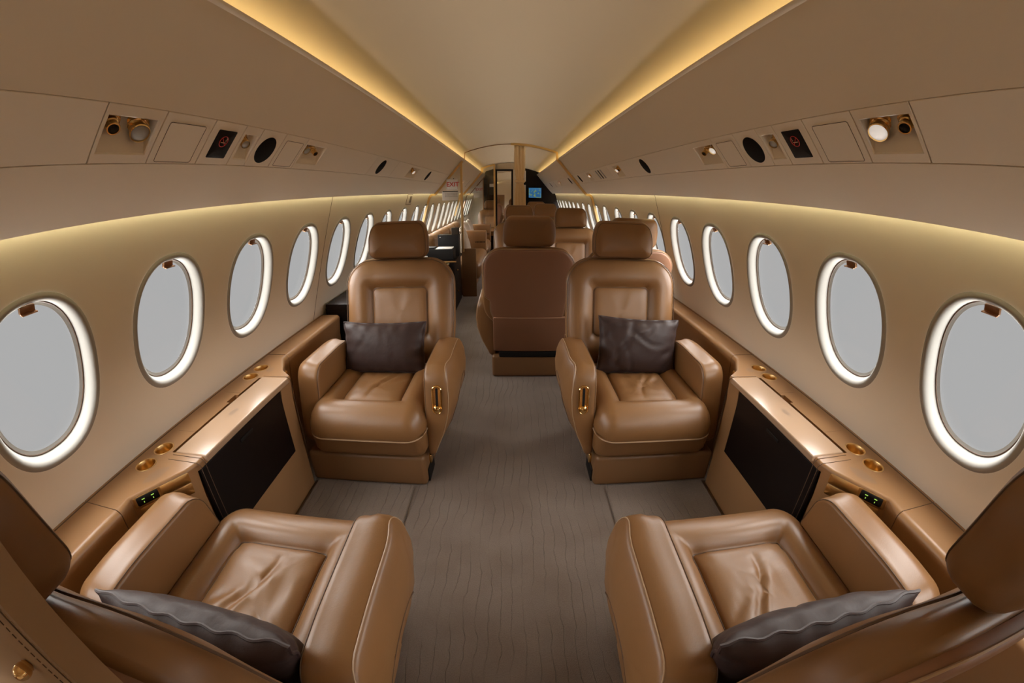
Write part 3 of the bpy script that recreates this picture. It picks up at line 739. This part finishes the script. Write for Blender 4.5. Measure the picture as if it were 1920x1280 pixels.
        if kind == 'aisle':
            def fp(u, v, q):                  # lower side panel with its arched joint
                return fn(u, v, T * 1.015 + q)
            P = [fp(x + .035, y - .070, 0) for x, y in rring(.32, .29, .13, 0, 8, 8)]
            mesh_obj('side_panel_joint', *tube(P, .0022, True, 5), m_seam, o)
            # gold recline lever on the front face
            yf = lambda z: -.266 - (.615 - z) * .195 - .004
            def front(u, v, q):
                z = .475 + v; lo_ = 1
                xm = .262 + .062; return (sg * (xm + u), yf(z) - q + .006, z)
            V, F = plate(.048, .132, .024, [(0, -.004), (0, .006), (.002, .008), (.005, .007), (.006, .003), (.016, .002)], [(0, -.004)], fn=front, ns=4, na=8); lv = mesh_obj('lever_plate', V, F, m_gold, o)
            V, F = plate(.011, .088, .0055, [(0, .0), (0, .0035), (.003, .0036)], [(0, 0)], fn=lambda u, v, q: front(u, v + .010, q), ns=3, na=4); mesh_obj('lever_slot', V, F, m_black, lv)
            V, F = lathe([(0, .0), (.0165, .002), (.018, .010), (.0175, .014), (.013, .017), (0, .0185)], front(0, -.044, 0), (0, -1, .12), 24); mesh_obj('recline_lever', V, F, m_gold, lv)
        return o
    if arms in ('both', 'aisle'): arm('aisle', 1)
    if arms in ('both', 'wall'): arm('wall', -1)
    # backrest: yr = rear plane, leaning back towards the top
    yr = lambda z: .352 + (z - .81) * .24; ox = a * .025
    ZC, HB, WBk = .720, .590, .640
    bw = wr((-.155, .15, .8, .05, .008, -.005), (.155, .15, 2.3, .05, .008, -.005), (.03, .02, 1.45, .10, .02, -.0025), (-.05, .0, 1.7, .09, .02, -.002))
    def bf(x, v, q):
        z = ZC + v; taper = 1 - .05 * smooth01((-v - .05) / .25); w_ = bw(x, v) if q > .044 else 0
        side_ = .010 * smooth01((abs(x) - .12) / .16) if q > .045 else 0
        return (ox + x * taper, yr(z) - q - w_ * -1 - side_, z)
    prof_f = [(.000, .020), (.000, .034), (.004, .043), (.012, .050), (.028, .060), (.055, .070), (.085, .075), (.112, .073), (.132, .063), (.146, .052), (.155, .045), (.159, .043), (.162, .047), (.170, .051), (.185, .054), (.21, .055), (.24, .055), (.28, .055)]
    V, F = plate(WBk, HB, .150, prof_f, [(.0, .018), (.006, .006), (.016, 0), (.1, 0), (.2, 0)], fn=bf, ns=22, na=10)
    bk = mesh_obj('backrest', V, F, m_leather, t, ang=70)
    mesh_obj('piping', *tube([bf(x, y, .054) for x, y in rring(WBk, HB, .150, .0055, 12, 10)], .0022, True, 5), m_seam, bk)
    mesh_obj('inset_seam', *tube([bf(x, y, .0495) for x, y in rring(WBk, HB, .150, .1595, 12, 6)], .0015, True, 4), m_seam, bk)
    # hard back shell
    def sf(w_, h_, zc, R, name, bow=.012):
        fn = lambda x, v, q: (ox + x * (1 - .13 * smooth01((.665 - zc - v) / .03)), yr(zc + v) + q + bow * (1 - (x / .32) ** 2), zc + v)
        V, F = plate(w_, h_, R, [(0, -.010), (0, .004), (.004, .010), (.016, .014), (.06, .016), (.12, .017), (.2, .017)], [(0, -.012)], fn=fn, ns=12, na=8)
        return mesh_obj(name, V, F, m_shell, t, ang=50), fn
    sh, fn = sf(.612, .560, .722, .128, 'back_shell')
    mesh_obj('piping', *tube([fn(x, y, .006) for x, y in rring(.612, .560, .128, -.002, 10, 8)], .0022, True, 5), m_pipe, sh)
    
    fn2 = lambda x, v, q: (ox * .4 + x, yr(.36 + v) + q + .012 + .010 * (1 - (x / .27) ** 2), v + .360)
    V, F = plate(.530, .290, .012, [(0, -.03), (0, .004), (.004, .010), (.016, .012), (.08, .013), (.2, .013)], [(0, -.04)], fn=fn2, ns=10, na=4); lo2 = mesh_obj('back_panel', V, F, m_shell, t)
    mesh_obj('piping', *tube([fn2(x, .141, .0145) for x in np.linspace(-.255, .255, 12)], .0016, n=5), m_pipe, lo2)
    # headrest
    def hf(x, v, q):
        z = 1.120 + v; b = 1 - .10 * smooth01(v / .1); cur = .020 * (abs(x) / .16) ** 2
        return (ox + x * b, yr(1.04) + .018 - q + .015 * (v / .1) - cur + .012 * smooth01((v - .03) / .07), z)
    prof_h = [(.0, .035), (.0, .055), (.003, .066), (.008, .075), (.014, .080), (.018, .0815), (.03, .090), (.05, .097), (.075, .100), (.098, .101)]
    V, F = plate(.346, .205, .048, prof_h, [(.0, .022), (.004, .010), (.014, .002), (.03, -.004), (.06, -.008), (.098, -.009)], fn=hf, ns=12, na=8)
    hd = mesh_obj('headrest', V, F, m_leather, t, ang=60)
    mesh_obj('piping', *tube([hf(x, y, .078) for x, y in rring(.346, .205, .048, .0105, 10, 8)], .0014, True, 5), m_seam, hd)
    for xx in (-.07, .07): mesh_obj('headrest_post', *tube([(ox + xx, yr(1.0) - .028, .96), (ox + xx, yr(1.04) - .028, 1.05)], .007, n=10), m_gold, hd)
    return t
SP = make_seat('cabin_seat', 'tan leather armchair facing the camera on the left, flat brown pillow on it', 1, grp='facing club seats')
SN = make_seat('cabin_seat', 'tan leather armchair facing the camera on the right, crumpled brown pillow on it', -1, grp='facing club seats')
SP.location = (-.655, 1.87, 0); SN.location = (.660, 1.87, 0)
def seat_from(proto, loc, rz, label, grp):
    t = copy_tree(proto); t.location = loc; t.rotation_euler = (0, 0, rz); t['label'] = label; t['group'] = grp; return t
seat_from(SN, (-.655, .488, 0), PI, 'tan leather armchair at the bottom left seen from behind and above', 'near club seats')
seat_from(SP, (.660, .488, 0), PI, 'tan leather armchair at the bottom right seen from behind and above', 'near club seats')
SA = make_seat('cabin_seat', 'armchair in the middle turned away, showing its plain brown back shell', 1, arms='aisle', grp='dining seats')
SA.location = (.150, 3.03, 0); SA.rotation_euler = (0, 0, PI)
SB = make_seat('cabin_seat', 'armchair turned away, mostly hidden behind the right facing armchair', -1, arms='none', grp='dining seats'); SB.location = (.815, 3.08, 0); SB.rotation_euler = (0, 0, PI)
SC_ = make_seat('cabin_seat', 'tan armchair facing the camera behind the middle one, its inset panel in view', -1, arms='wall', grp='dining seats'); SC_.location = (.665, 3.97, 0)
SD = make_seat('cabin_seat', 'tan armchair facing the camera, left of and behind the brown back shell', -1, arms='aisle', grp='dining seats'); SD.location = (.130, 4.72, 0)
for lc, lb in (((.54, 5.75, 0), 'tan armchair headrest below the blue map screen'), ((.50, 7.35, 0), 'farthest tan armchair on the right, in front of the dark bulkhead'), ((-.47, 9.12, .0), 'tan armchair at the far end of the sofa, beyond its armrests')):
    seat_from(SP if lc[0] < 0 else SN, lc, 0, lb, 'far seats')

# ------------------------------------------------------------------ pillows
def pillow(name, w_, h_, th_, m, label, loc, rot, grp, seed=0, crump=1.0, trim=True):
    R = random.Random(seed); cr = [(R.uniform(-w_ / 2, w_ / 2), R.uniform(-h_ / 2, h_ / 2), R.uniform(0, PI), R.uniform(.05, .12), R.uniform(.008, .016), R.uniform(-.006, -.002) * crump) for _ in range(14)]
    f = wr(*cr); N = 40; M_ = 26; V = []; F = []
    def P(i, j, sg):
        u = -1 + 2 * i / N; v = -1 + 2 * j / M_
        e = (1 - abs(u) ** 2.6) * (1 - abs(v) ** 2.6)
        x = u * w_ / 2 * (1 - .07 * (1 - v * v) * abs(u) ** 3); y = v * h_ / 2 * (1 - .08 * (1 - u * u) * abs(v) ** 3)
        ed = .0035 + th_ / 2 * max(e, 0) ** .55
        k = .004 * math.sin(u * 19 + seed) * abs(v) ** 4 + .004 * math.sin(v * 15 + seed) * abs(u) ** 4
        return (x, y, sg * ed + (f(x, y) * min(1, e * 3) if sg > 0 else 0) + k)
    for sg in (1, -1):
        b = len(V)
        for i in range(N + 1):
            for j in range(M_ + 1): V.append(P(i, j, sg))
        for i in range(N):
            for j in range(M_):
                q = (b + i * (M_ + 1) + j, b + (i + 1) * (M_ + 1) + j, b + (i + 1) * (M_ + 1) + j + 1, b + i * (M_ + 1) + j + 1); F.append(q if sg > 0 else q[::-1])
    n1 = (N + 1) * (M_ + 1)
    edge = [(i, 0) for i in range(N + 1)] + [(N, j) for j in range(1, M_ + 1)] + [(i, M_) for i in range(N - 1, -1, -1)] + [(0, j) for j in range(M_ - 1, 0, -1)]
    ix = [i * (M_ + 1) + j for i, j in edge]
    for k in range(len(ix)):
        a_, b_ = ix[k], ix[(k + 1) % len(ix)]; F.append((a_, a_ + n1, b_ + n1, b_))
    t = thing(name, label, 'pillow', loc, group=grp); t.rotation_euler = rot
    mesh_obj('pillow_cover', V, F, m, t, ang=180)
    if trim:
        P3 = [V[i][:2] + ((V[i][2] + V[i + n1][2]) / 2,) for i in ix]; mesh_obj('pillow_trim', *tube(P3, .0042, True, 6), m_pilltrim, t)
    return t
m_pilltrim = mat('dark_trim', (.045, .028, .028), .5)
rx = math.radians
pillow('pillow', .475, .285, .13, m_pillow, 'dark brown satin pillow on the left facing armchair', (-.690, 1.985, .565), (rx(73), 0, rx(0)), 'brown satin pillows', 3, .5)
pillow('pillow', .460, .310, .13, m_pillow, 'crumpled dark brown satin pillow on the right facing armchair', (.700, 1.985, .575), (rx(73), rx(3), rx(0)), 'brown satin pillows', 8, 1.6)
pillow('pillow', .50, .300, .13, m_pillow, 'dark brown satin pillow tucked into the bottom left armchair', (-.630, .352, .525), (rx(76), 0, PI), 'brown satin pillows', 5, .8)
pillow('pillow', .50, .300, .13, m_pillow, 'dark brown satin pillow tucked into the bottom right armchair', (.620, .356, .530), (rx(76), 0, PI), 'brown satin pillows', 11, .9)

# ------------------------------------------------------------------ partitions, arches, bulkhead fittings
def profile_path(s, y, inset=.012, center=False, zlow=.62):
    P = []
    if center: P += [(0.0, .648 - inset)] + [(x, .648 - .148 * (x / .70) ** 2 - inset) for x in (.1, .2, .3, .4, .5, .58)]
    P += [(.600, .450), (.62, .432), (.66, .388), (.72, .315), B_, C_, (.965, .036), (.988, .015), (1.030, .012), (1.046, .0)]
    P = [(x - (inset if x > .59 else 0), z - (inset * .5 if x > .59 else 0)) for x, z in P]
    P += [(WC[0] - v * math.sin(TILT) - inset, WC[1] + v * math.cos(TILT)) for v in (.30, .1, -.1, -.3, -.42) if H + WC[1] + v * math.cos(TILT) > zlow]
    return [(s * x, y, H + z) for x, z in P]
def ribbon(P, wy_, th):
    """Rectangular section swept along P (in a plane y = const)."""
    V = []; F = []; n = len(P)
    for i, p in enumerate(P):
        a = Vector(P[max(i - 1, 0)]); b = Vector(P[min(i + 1, n - 1)]); d = (b - a).normalized(); nn = Vector((-d.z, 0, d.x)); p = Vector(p)
        for dy, dn in ((-1, -1), (1, -1), (1, 1), (-1, 1)): V.append(p + Vector((0, dy * wy_ / 2, 0)) + nn * dn * th / 2)
    for i in range(n - 1):
        for k in range(4):
            l = (k + 1) % 4; F.append((i * 4 + k, i * 4 + l, (i + 1) * 4 + l, (i + 1) * 4 + k))
    F += [(3, 2, 1, 0), tuple((n - 1) * 4 + k for k in range(4))]
    return V, F
def partition(y, xp, label, sign_label, ztop, zbot=.62):
    t = thing('glass_partition', label, 'partition')
    P = [p for p in profile_path(-1, y) if abs(p[0]) >= abs(xp) - .02]
    if abs(P[0][0]) > abs(xp): P = [(-abs(xp), y, ztop)] + P
    G().add(*ribbon(P, .035, .026)).obj('gold_frame', m_gold2, t, ang=20)
    G().add(*rbox((-abs(xp) - .014, y - .02, zbot), (-abs(xp) + .014, y + .02, ztop), .003, 2)).obj('gold_post', m_gold2, t)
    poly = [(p[0], p[2]) for p in P] + [(-abs(xp), zbot), ] ; poly = [(-abs(xp), ztop)] + poly if abs(P[0][0] + abs(xp)) > 1e-6 else poly
    low = (P[-1][0], zbot); poly.insert(len(poly) - 1, low) if P[-1][2] > zbot + .01 else None
    n = len(poly); V = [(x, y - .004, z) for x, z in poly] + [(x, y + .004, z) for x, z in poly]
    mesh_obj('glass_pane', V, [tuple(range(n)), tuple(range(n, 2 * n))] + [(i, (i + 1) % n, n + (i + 1) % n, n + i) for i in range(n)], m_pglass, t, smooth=False)
    return t
partition(5.26, .628, 'glass partition in a gold frame behind the left facing armchair', '', 1.775)
t = thing('glass_partition', 'second glass partition in a gold arch farther along on the left', 'partition')
P = [(x, 8.40, z) for x, y, z in profile_path(-1, 8.40, center=True, zlow=.9) if x < -.32]
P = [(-.33, 8.40, 1.965)] + P
G().add(*ribbon(P, .045, .045)).obj('gold_frame', m_gold2, t, ang=20)
G().add(*rbox((-.352, 8.38, 0), (-.318, 8.42, 1.96), .003, 2)).obj('gold_post', m_gold2, t)
V = [(x, 8.396, z) for x, y, z in P] + [(P[-1][0], 8.396, .62), (-.35, 8.396, .62)]; n = len(V); V += [(x, 8.404, z) for x, y, z in V]
mesh_obj('glass_pane', V, [tuple(range(n)), tuple(range(n, 2 * n))] + [(i, (i + 1) % n, n + (i + 1) % n, n + i) for i in range(n)], m_pglass, t, smooth=False)
t = thing('gold_arch', 'gold arch trim running down the right wall from the curtain', 'arch')
G().add(*ribbon(profile_path(1, 5.28, center=True), .040, .030)).obj('arch_trim', m_gold2, t, ang=20)
V, F = tube([(-x, y, z) for x, y, z in profile_path(1, 5.28, center=True)[:8]][::-1], .005, n=5); mesh_obj('ceiling_joint', V, F, m_copper, t)
V, F = tube([p for p in profile_path(-1, 9.74, .01, zlow=.9) if p[0] < -.59] , .010, n=6)
t = thing('glass_partition', 'narrow bronze-edged partition in front of the dark far bulkhead', 'partition'); mesh_obj('bronze_frame', V, F, m_copper, t)
G().add(*rbox((-.668, 9.70, .0), (-.645, 9.74, 1.70), .003, 2)).obj('bronze_post', m_copper, t)
def sign(name, x0, x1, y, z0, z1, label, body=None, rule=False, par=None):
    t = thing(name, label, 'sign', (0, 0, 0))
    G().add(*rbox((x0, y - .006, z0), (x1, y, z1), .003, 2)).obj('sign_board', m_white, t)
    if body:
        mw = Matrix.Translation(((x0 + x1) / 2 + .008, y - .0075, (z0 + z1) / 2)) @ Matrix.Rotation(PI / 2, 4, 'X')
        text('sign_text', body, (z1 - z0) * .56, m_red, t, mw)
        P = [((x0 + x1) / 2 + a, y - .0065, (z0 + z1) / 2 + b) for a, b in rring((x1 - x0) * .90, (z1 - z0) * .88, .01, 0, 2, 3)]; mesh_obj('sign_border', *tube(P, .0012, True, 4), m_grey, t)
    return t
sign('exit_sign', -.818, -.672, 5.235, 1.422, 1.561, 'white EXIT sign with red letters on the glass partition', 'EXIT')
t = sign('notice_placard', -.874, -.668, 5.235, 1.293, 1.412, 'white printed placard below the EXIT sign on the glass partition')
G().add(*rbox((-.866, 5.225, 1.400), (-.672, 5.229, 1.409), .001, 1)).obj('black_bar', m_black, t)
g = G()
for k in range(4):
    z = 1.378 - .013 * k
    for j in range(9): g.add(*rbox((-.838 + .018 * j, 5.2285, z - .003), (-.838 + .018 * j + random.uniform(.006, .014), 5.2295, z + .003), .0003, 1))
g.obj('printed_lines', m_grey, t, smooth=False)
sign('exit_sign', -.834, -.674, 9.69, 1.400, 1.552, 'small faded EXIT sign beside the bronze post far down on the left', 'EXIT')
sign('notice_placard', -.874, -.676, 9.69, 1.277, 1.390, 'small white placard under the far faded EXIT sign')
sign('notice_placard', -.511, -.400, 9.80, 1.535, 1.608, 'small white label high on the dark far bulkhead at the left post')
t = thing('wall_placard', 'small framed notice on the left wall above the seventh window', 'sign')
def wq(y0, y1, v0, v1, off, m_, nm, par):
    V, F = plate(y1 - y0, v1 - v0, .004, [(0, -.002), (0, off), (.002, off + .001), (.01, off + .001)], [(0, -.002)], fn=lambda a, b, q: wpt(-1, (y0 + y1) / 2 + a, (v0 + v1) / 2 + b, -q), ns=2, na=3); return mesh_obj(nm, V, F, m_, par)
wq(4.14, 4.36, .265, .375, .002, m_seam, 'placard_frame', t); wq(4.147, 4.353, .270, .370, .003, m_wall, 'placard_face', t); wq(4.25, 4.33, .285, .355, .0045, m_grey, 'printed_lines', t)
# curtain gathered at the partition line
t = thing('gold_curtain', 'gathered gold curtain tied back in the middle of the cabin', 'curtain')
V = []; F = []; NU, NV = 48, 30
for j in range(NV + 1):
    z = 1.995 - (1.995 - .02) * j / NV; tie = math.exp(-((z - 1.53) / .10) ** 2)
    wd = .056 - .018 * tie; cx_ = .112 + .012 * (1.99 - z)
    for i in range(NU):
        a_ = 2 * PI * i / NU; r_ = 1 + (.36 - .16 * tie) * s_(a_ * 9 + .6 * z) + .06 * s_(a_ * 4 + 2 * z)
        V.append((cx_ + wd * r_ * c_(a_), 5.36 + .040 * r_ * s_(a_), z))
for j in range(NV):
    for i in range(NU):
        k2 = (i + 1) % NU; F.append((j * NU + i, j * NU + k2, (j + 1) * NU + k2, (j + 1) * NU + i))
F += [tuple(range(NU)), tuple(NV * NU + i for i in range(NU))]
mesh_obj('curtain_fabric', V, F, m_curtain, t, ang=180)
V, F = tube([(.117 + .047 * c_(a_), 5.36 + .042 * s_(a_), 1.53 + .01 * s_(a_)) for a_ in np.linspace(0, 2 * PI, 25)[:-1]], .022, True, 8); mesh_obj('tie_back', V, F, m_curtain, t)
# forward divider with the mirrored door
t = thing('mirror_door', 'tall mirrored door in a dark frame at the end of the aisle', 'mirror')
G().add(*rbox((-.315, 8.42, 0), (-.285, 8.47, 1.86), .004, 2)).obj('door_post', m_dark, t)
G().add(*rbox((.008, 8.42, 0), (.036, 8.47, 1.86), .004, 2)).obj('door_post', m_dark, t)
G().add(*rbox((-.285, 8.42, 1.835), (.008, 8.47, 1.86), .004, 2)).obj('door_head', m_dark, t)
G().add(*rbox((-.284, 8.44, .02), (.007, 8.455, 1.834), .002, 1)).obj('mirror_pane', m_mirror, t, smooth=False)
V, F = lathe([(.006, 0), (.006, .03), (.016, .03), (.016, .05), (0, .052)], (-.02, 8.44, .95), (0, -1, 0), 14); mesh_obj('door_knob', V, F, m_gold, t)
t = thing('header_panel', 'cream header panel above the mirrored door', 'panel')
P = [(x, H + .648 - .148 * (x / .7) ** 2 - .012) for x in np.linspace(-.315, .235, 9)]
G().add(*prism(P + [(.235, 1.87), (-.315, 1.87)], 8.43, 8.50)).obj('header', m_ceil, t, smooth=False)
t = thing('bulkhead_post', 'slim cream divider post between mirrored door and curtain', 'divider')
G().add(*rbox((.040, 8.43, 0), (.235, 8.50, 1.865), .004, 2)).obj('post_panel', m_panel, t)
t = thing('handset_column', 'narrow silver column with a handset, left of the blue map screen', 'column')
G().add(*rbox((.262, 8.43, 0), (.300, 8.50, 1.84), .004, 2)).obj('column_body', m_white, t)
G().add(*rbox((.262, 8.415, 1.55), (.300, 8.43, 1.62), .004, 2)).obj('handset', m_black, t)
G().add(*rbox((.236, 8.43, 0), (.261, 8.50, 1.86), .003, 2)).obj('column_edge', m_dark, t)
# map display on the far bulkhead
t = thing('map_screen', 'bright blue moving-map display on the dark far bulkhead', 'screen')
G().add(*rbox((.400, 9.775, 1.262), (.732, 9.80, 1.528), .006, 2)).obj('screen_bezel', m_black, t)
o = G().add(*rbox((.418, 9.770, 1.280), (.714, 9.776, 1.512), .001, 1)).obj('display', m_screen, t, smooth=False)
m_edge = mat('screen_border', (.02, .05, .08), .5, emit=(.25, .6, .8, .5))
P = [(.566 + a, 9.768, 1.396 + b) for a, b in rring(.270, .205, .004, 0, 2, 2)]; mesh_obj('map_border', *tube(P, .002, True, 4), m_edge, o)
G().add(*rbox((.431, 9.7675, 1.468), (.701, 9.7700, 1.472), .0005, 1)).obj('map_bar', m_edge, o)

# ------------------------------------------------------------------ credenza and what stands on it
for s in (-1, 1):
    X0, X1 = sorted((s * 1.286, s * 1.30)); o = G().add(*rbox((X0, NEAR, 0), (X1, FAR, .66), .001, 1)).obj('baseboard_%s' % SIDE[s], m_wall, smooth=False)
    struct(o, 'lower %s wall panel behind the ledges' % SIDE[s], 'wall trim')
t = thing('credenza', 'long black lacquered credenza with a marble counter along the left wall', 'cabinet')
G().add(*rbox((-1.25, 2.46, 0), (-.80, 4.55, .56), .004, 2)).obj('cabinet_body', m_dark, t)
G().add(*rbox((-1.235, 2.44, .655), (-.94, 4.30, .692), .004, 2)).obj('window_shelf', m_dark, t)
G().add(*rbox((-1.25, 2.46, .558), (-1.05, 4.55, .657), .004, 2)).obj('shelf_riser', m_dark, t)
G().add(*rbox((-1.06, 3.40, .560), (-.715, 4.60, .578), .003, 2)).obj('marble_top', m_stone, t)
for yy in (3.0, 3.6, 4.2):
    for zz in (.15, .42): mesh_obj('knob', *lathe([(0, .02), (.008, .018), (.010, .012), (.004, 0)], (-.80, yy, zz), (1, 0, 0), 12), m_gold, t)
t = thing('desk_cabinet', 'black desk-height cabinet with a gold-edged top in front of the glass partition', 'cabinet')
G().add(*rbox((-1.20, 4.62, 0), (-.660, 5.225, .585), .004, 2)).obj('cabinet_body', m_dark, t)
G().add(*rbox((-1.215, 4.60, .585), (-.640, 5.23, .608), .003, 2)).obj('desk_top', m_dark, t)
G().add(*rbox((-1.215, 4.592, .588), (-.632, 4.600, .604), .001, 1)).obj('gold_edge', m_gold2, t)
for yy, zz in ((4.8, .46), (4.8, .2)): mesh_obj('knob', *lathe([(0, .02), (.008, .018), (.010, .012), (.004, 0)], (-.66, yy, zz), (1, 0, 0), 12), m_gold, t)
t = thing('printer', 'flat black printer with paper in its tray on the desk cabinet', 'printer')
G().add(*rbox((-1.05, 4.66, .608), (-.672, 4.86, .735), .008, 3)).obj('printer_body', m_black, t)
G().add(*rbox((-.88, 4.67, .735), (-.690, 4.85, .742), .002, 1)).obj('paper', m_paper, t)
G().add(*rbox((-1.04, 4.68, .735), (-.90, 4.84, .752), .004, 2)).obj('scanner_lid', m_black, t)
G().add(*rbox((-1.03, 4.654, .64), (-.98, 4.662, .66), .002, 1)).obj('control_strip', m_white, t)
t = thing('equipment_box', 'taller black box standing behind the printer', 'box')
G().add(*rbox((-.905, 4.95, .608), (-.642, 5.10, .872), .006, 2)).obj('case', m_black, t)
G().add(*rbox((-.88, 4.946, .842), (-.865, 4.951, .848), .0005, 1)).obj('badge', m_white, t)
t = thing('black_speaker', 'small upright dark speaker on top of the taller black box', 'speaker')
G().add(*rbox((-.735, 4.98, .872), (-.648, 5.08, .955), .005, 2)).obj('case', m_darkbrown, t)
V, F = lathe([(.03, 0), (.028, -.002), (0, -.003)], (-.69, 4.98, .913), (0, -1, 0), 20); mesh_obj('speaker_cone', V, F, m_grille, t)
t = thing('paper_sheets', 'white sheets lying on the marble counter beside the printer', 'paper')
G().add(*rbox((-.97, 4.15, .578), (-.74, 4.45, .582), .0008, 1)).obj('sheet', m_paper, t, smooth=False)

# ------------------------------------------------------------------ sofa beyond the partition
t = thing('sofa', 'long tan divan with low armrests along the left wall beyond the partition', 'sofa')
G().add(*rbox((-1.15, 5.36, 0), (-.52, 8.23, .24), .02, 2)).obj('sofa_base', m_smooth, t)
for y0, y1 in ((5.34, 6.78), (7.00, 8.22)):
    G().add(*rbox((-1.15, y0, .21), (-.405, y1, .47), .09, 5, 3)).obj('seat_cushion', m_leather, t)
for k, y0 in enumerate(np.linspace(5.36, 7.50, 4)):
    G().add(*rbox((-1.19, y0, .40), (-1.03, y0 + .70, .83), .07, 4, 3, fn=lambda x, y, z: (x - .06 * (z - .45) + .02, y, z))).obj('back_cushion', m_leather, t)
G().add(*rbox((-.655, 5.285, 0), (-.462, 5.335, .655), .008, 3)).obj('end_panel', m_smooth, t)
for y0 in (6.80, 8.20):
    a_ = G().add(*rbox((-1.02, y0, .40), (-.415, y0 + .17, .752), .02, 3)).obj('armrest', m_leather, t)
    g = G()
    for j in range(7): g.add(*rbox((-.60 + .024 * j, y0 - .002, .555), (-.583 + .024 * j, y0 + .001, .575), .001, 1))
    g.obj('control_buttons', m_black, a_)
t = thing('side_cabinet', 'low black cabinet with a tan top at the far end of the sofa', 'cabinet')
G().add(*rbox((-.50, 8.46, 0), (-.335, 8.56, .50), .004, 2)).obj('cabinet_body', m_dark, t)
G().add(*rbox((-.51, 8.45, .50), (-.33, 8.57, .60), .006, 2)).obj('cabinet_top', m_leather, t)
for k, (x, y, z, ry_) in enumerate(((-.63, 5.52, .66, .30), (-.72, 6.00, .655, .35), (-.76, 6.45, .67, .30), (-.80, 7.25, .70, .35), (-.80, 7.85, .70, .35))):
    pillow('pillow', .40, .38, .14, m_cream, ['cream cushion at the near end of the sofa, beside the glass', 'second cream cushion on the sofa from the glass', 'cream cushion leaning before the nearer sofa armrest', 'cream cushion just beyond the nearer sofa armrest', 'farthest cream cushion on the sofa'][k], (x, y, z), (PI / 2, 0, PI / 2 - .25), 'cream sofa cushions', 20 + k, .5, False).rotation_euler = (rx(78), 0, PI / 2 + rx(4))

# ------------------------------------------------------------------ leather-clad divider at the bottom left, with its gold stop
t = thing('leather_divider', 'leather-clad divider panel with stitched edge at the bottom left corner', 'divider')
G().add(*prism([(-.276, 0), (-.276, 1.34), (-1.03, 1.34), (-1.10, 1.12), (-1.235, .66), (-1.235, .64), (-1.08, .64), (-1.08, 0)], .048, .070)).obj('divider_panel', mat('divider_leather', (.34, .215, .120), .5, bump=[(180, .3, .0006)]), t, smooth=False)
def stitch(x, z0, z1, r, m_, nm, st=None):
    if st:
        g = G()
        z = z0
        while z < z1: g.add(*tube([(x, .0470, z), (x, .0470, z + st * .62)], r, n=4)); z += st
        return g.obj(nm, m_, t)
    return mesh_obj(nm, *tube([(x, .0478, z) for z in np.linspace(z0, z1, 8)], r, n=5), m_, t)
stitch(-.281, .5, 1.33, .0004, m_pipe, 'edge_stitching', .007); stitch(-.312, .5, 1.33, .0005, m_seam, 'seam_stitching', .007); stitch(-.290, .5, 1.33, .0007, m_seam, 'edge_joint')
V, F = lathe([(.0040, 0), (.0066, .0022)] + [(.0078 * s_(a), .0080 - .0078 * c_(a)) for a in np.linspace(.9, PI, 14)], (-.362, .048, 1.078), (0, -1, 0), 36); k_ = mesh_obj('stop_knob', V, F, m_knob, t, ang=80); k_['label'] = 'polished gold ball knob'
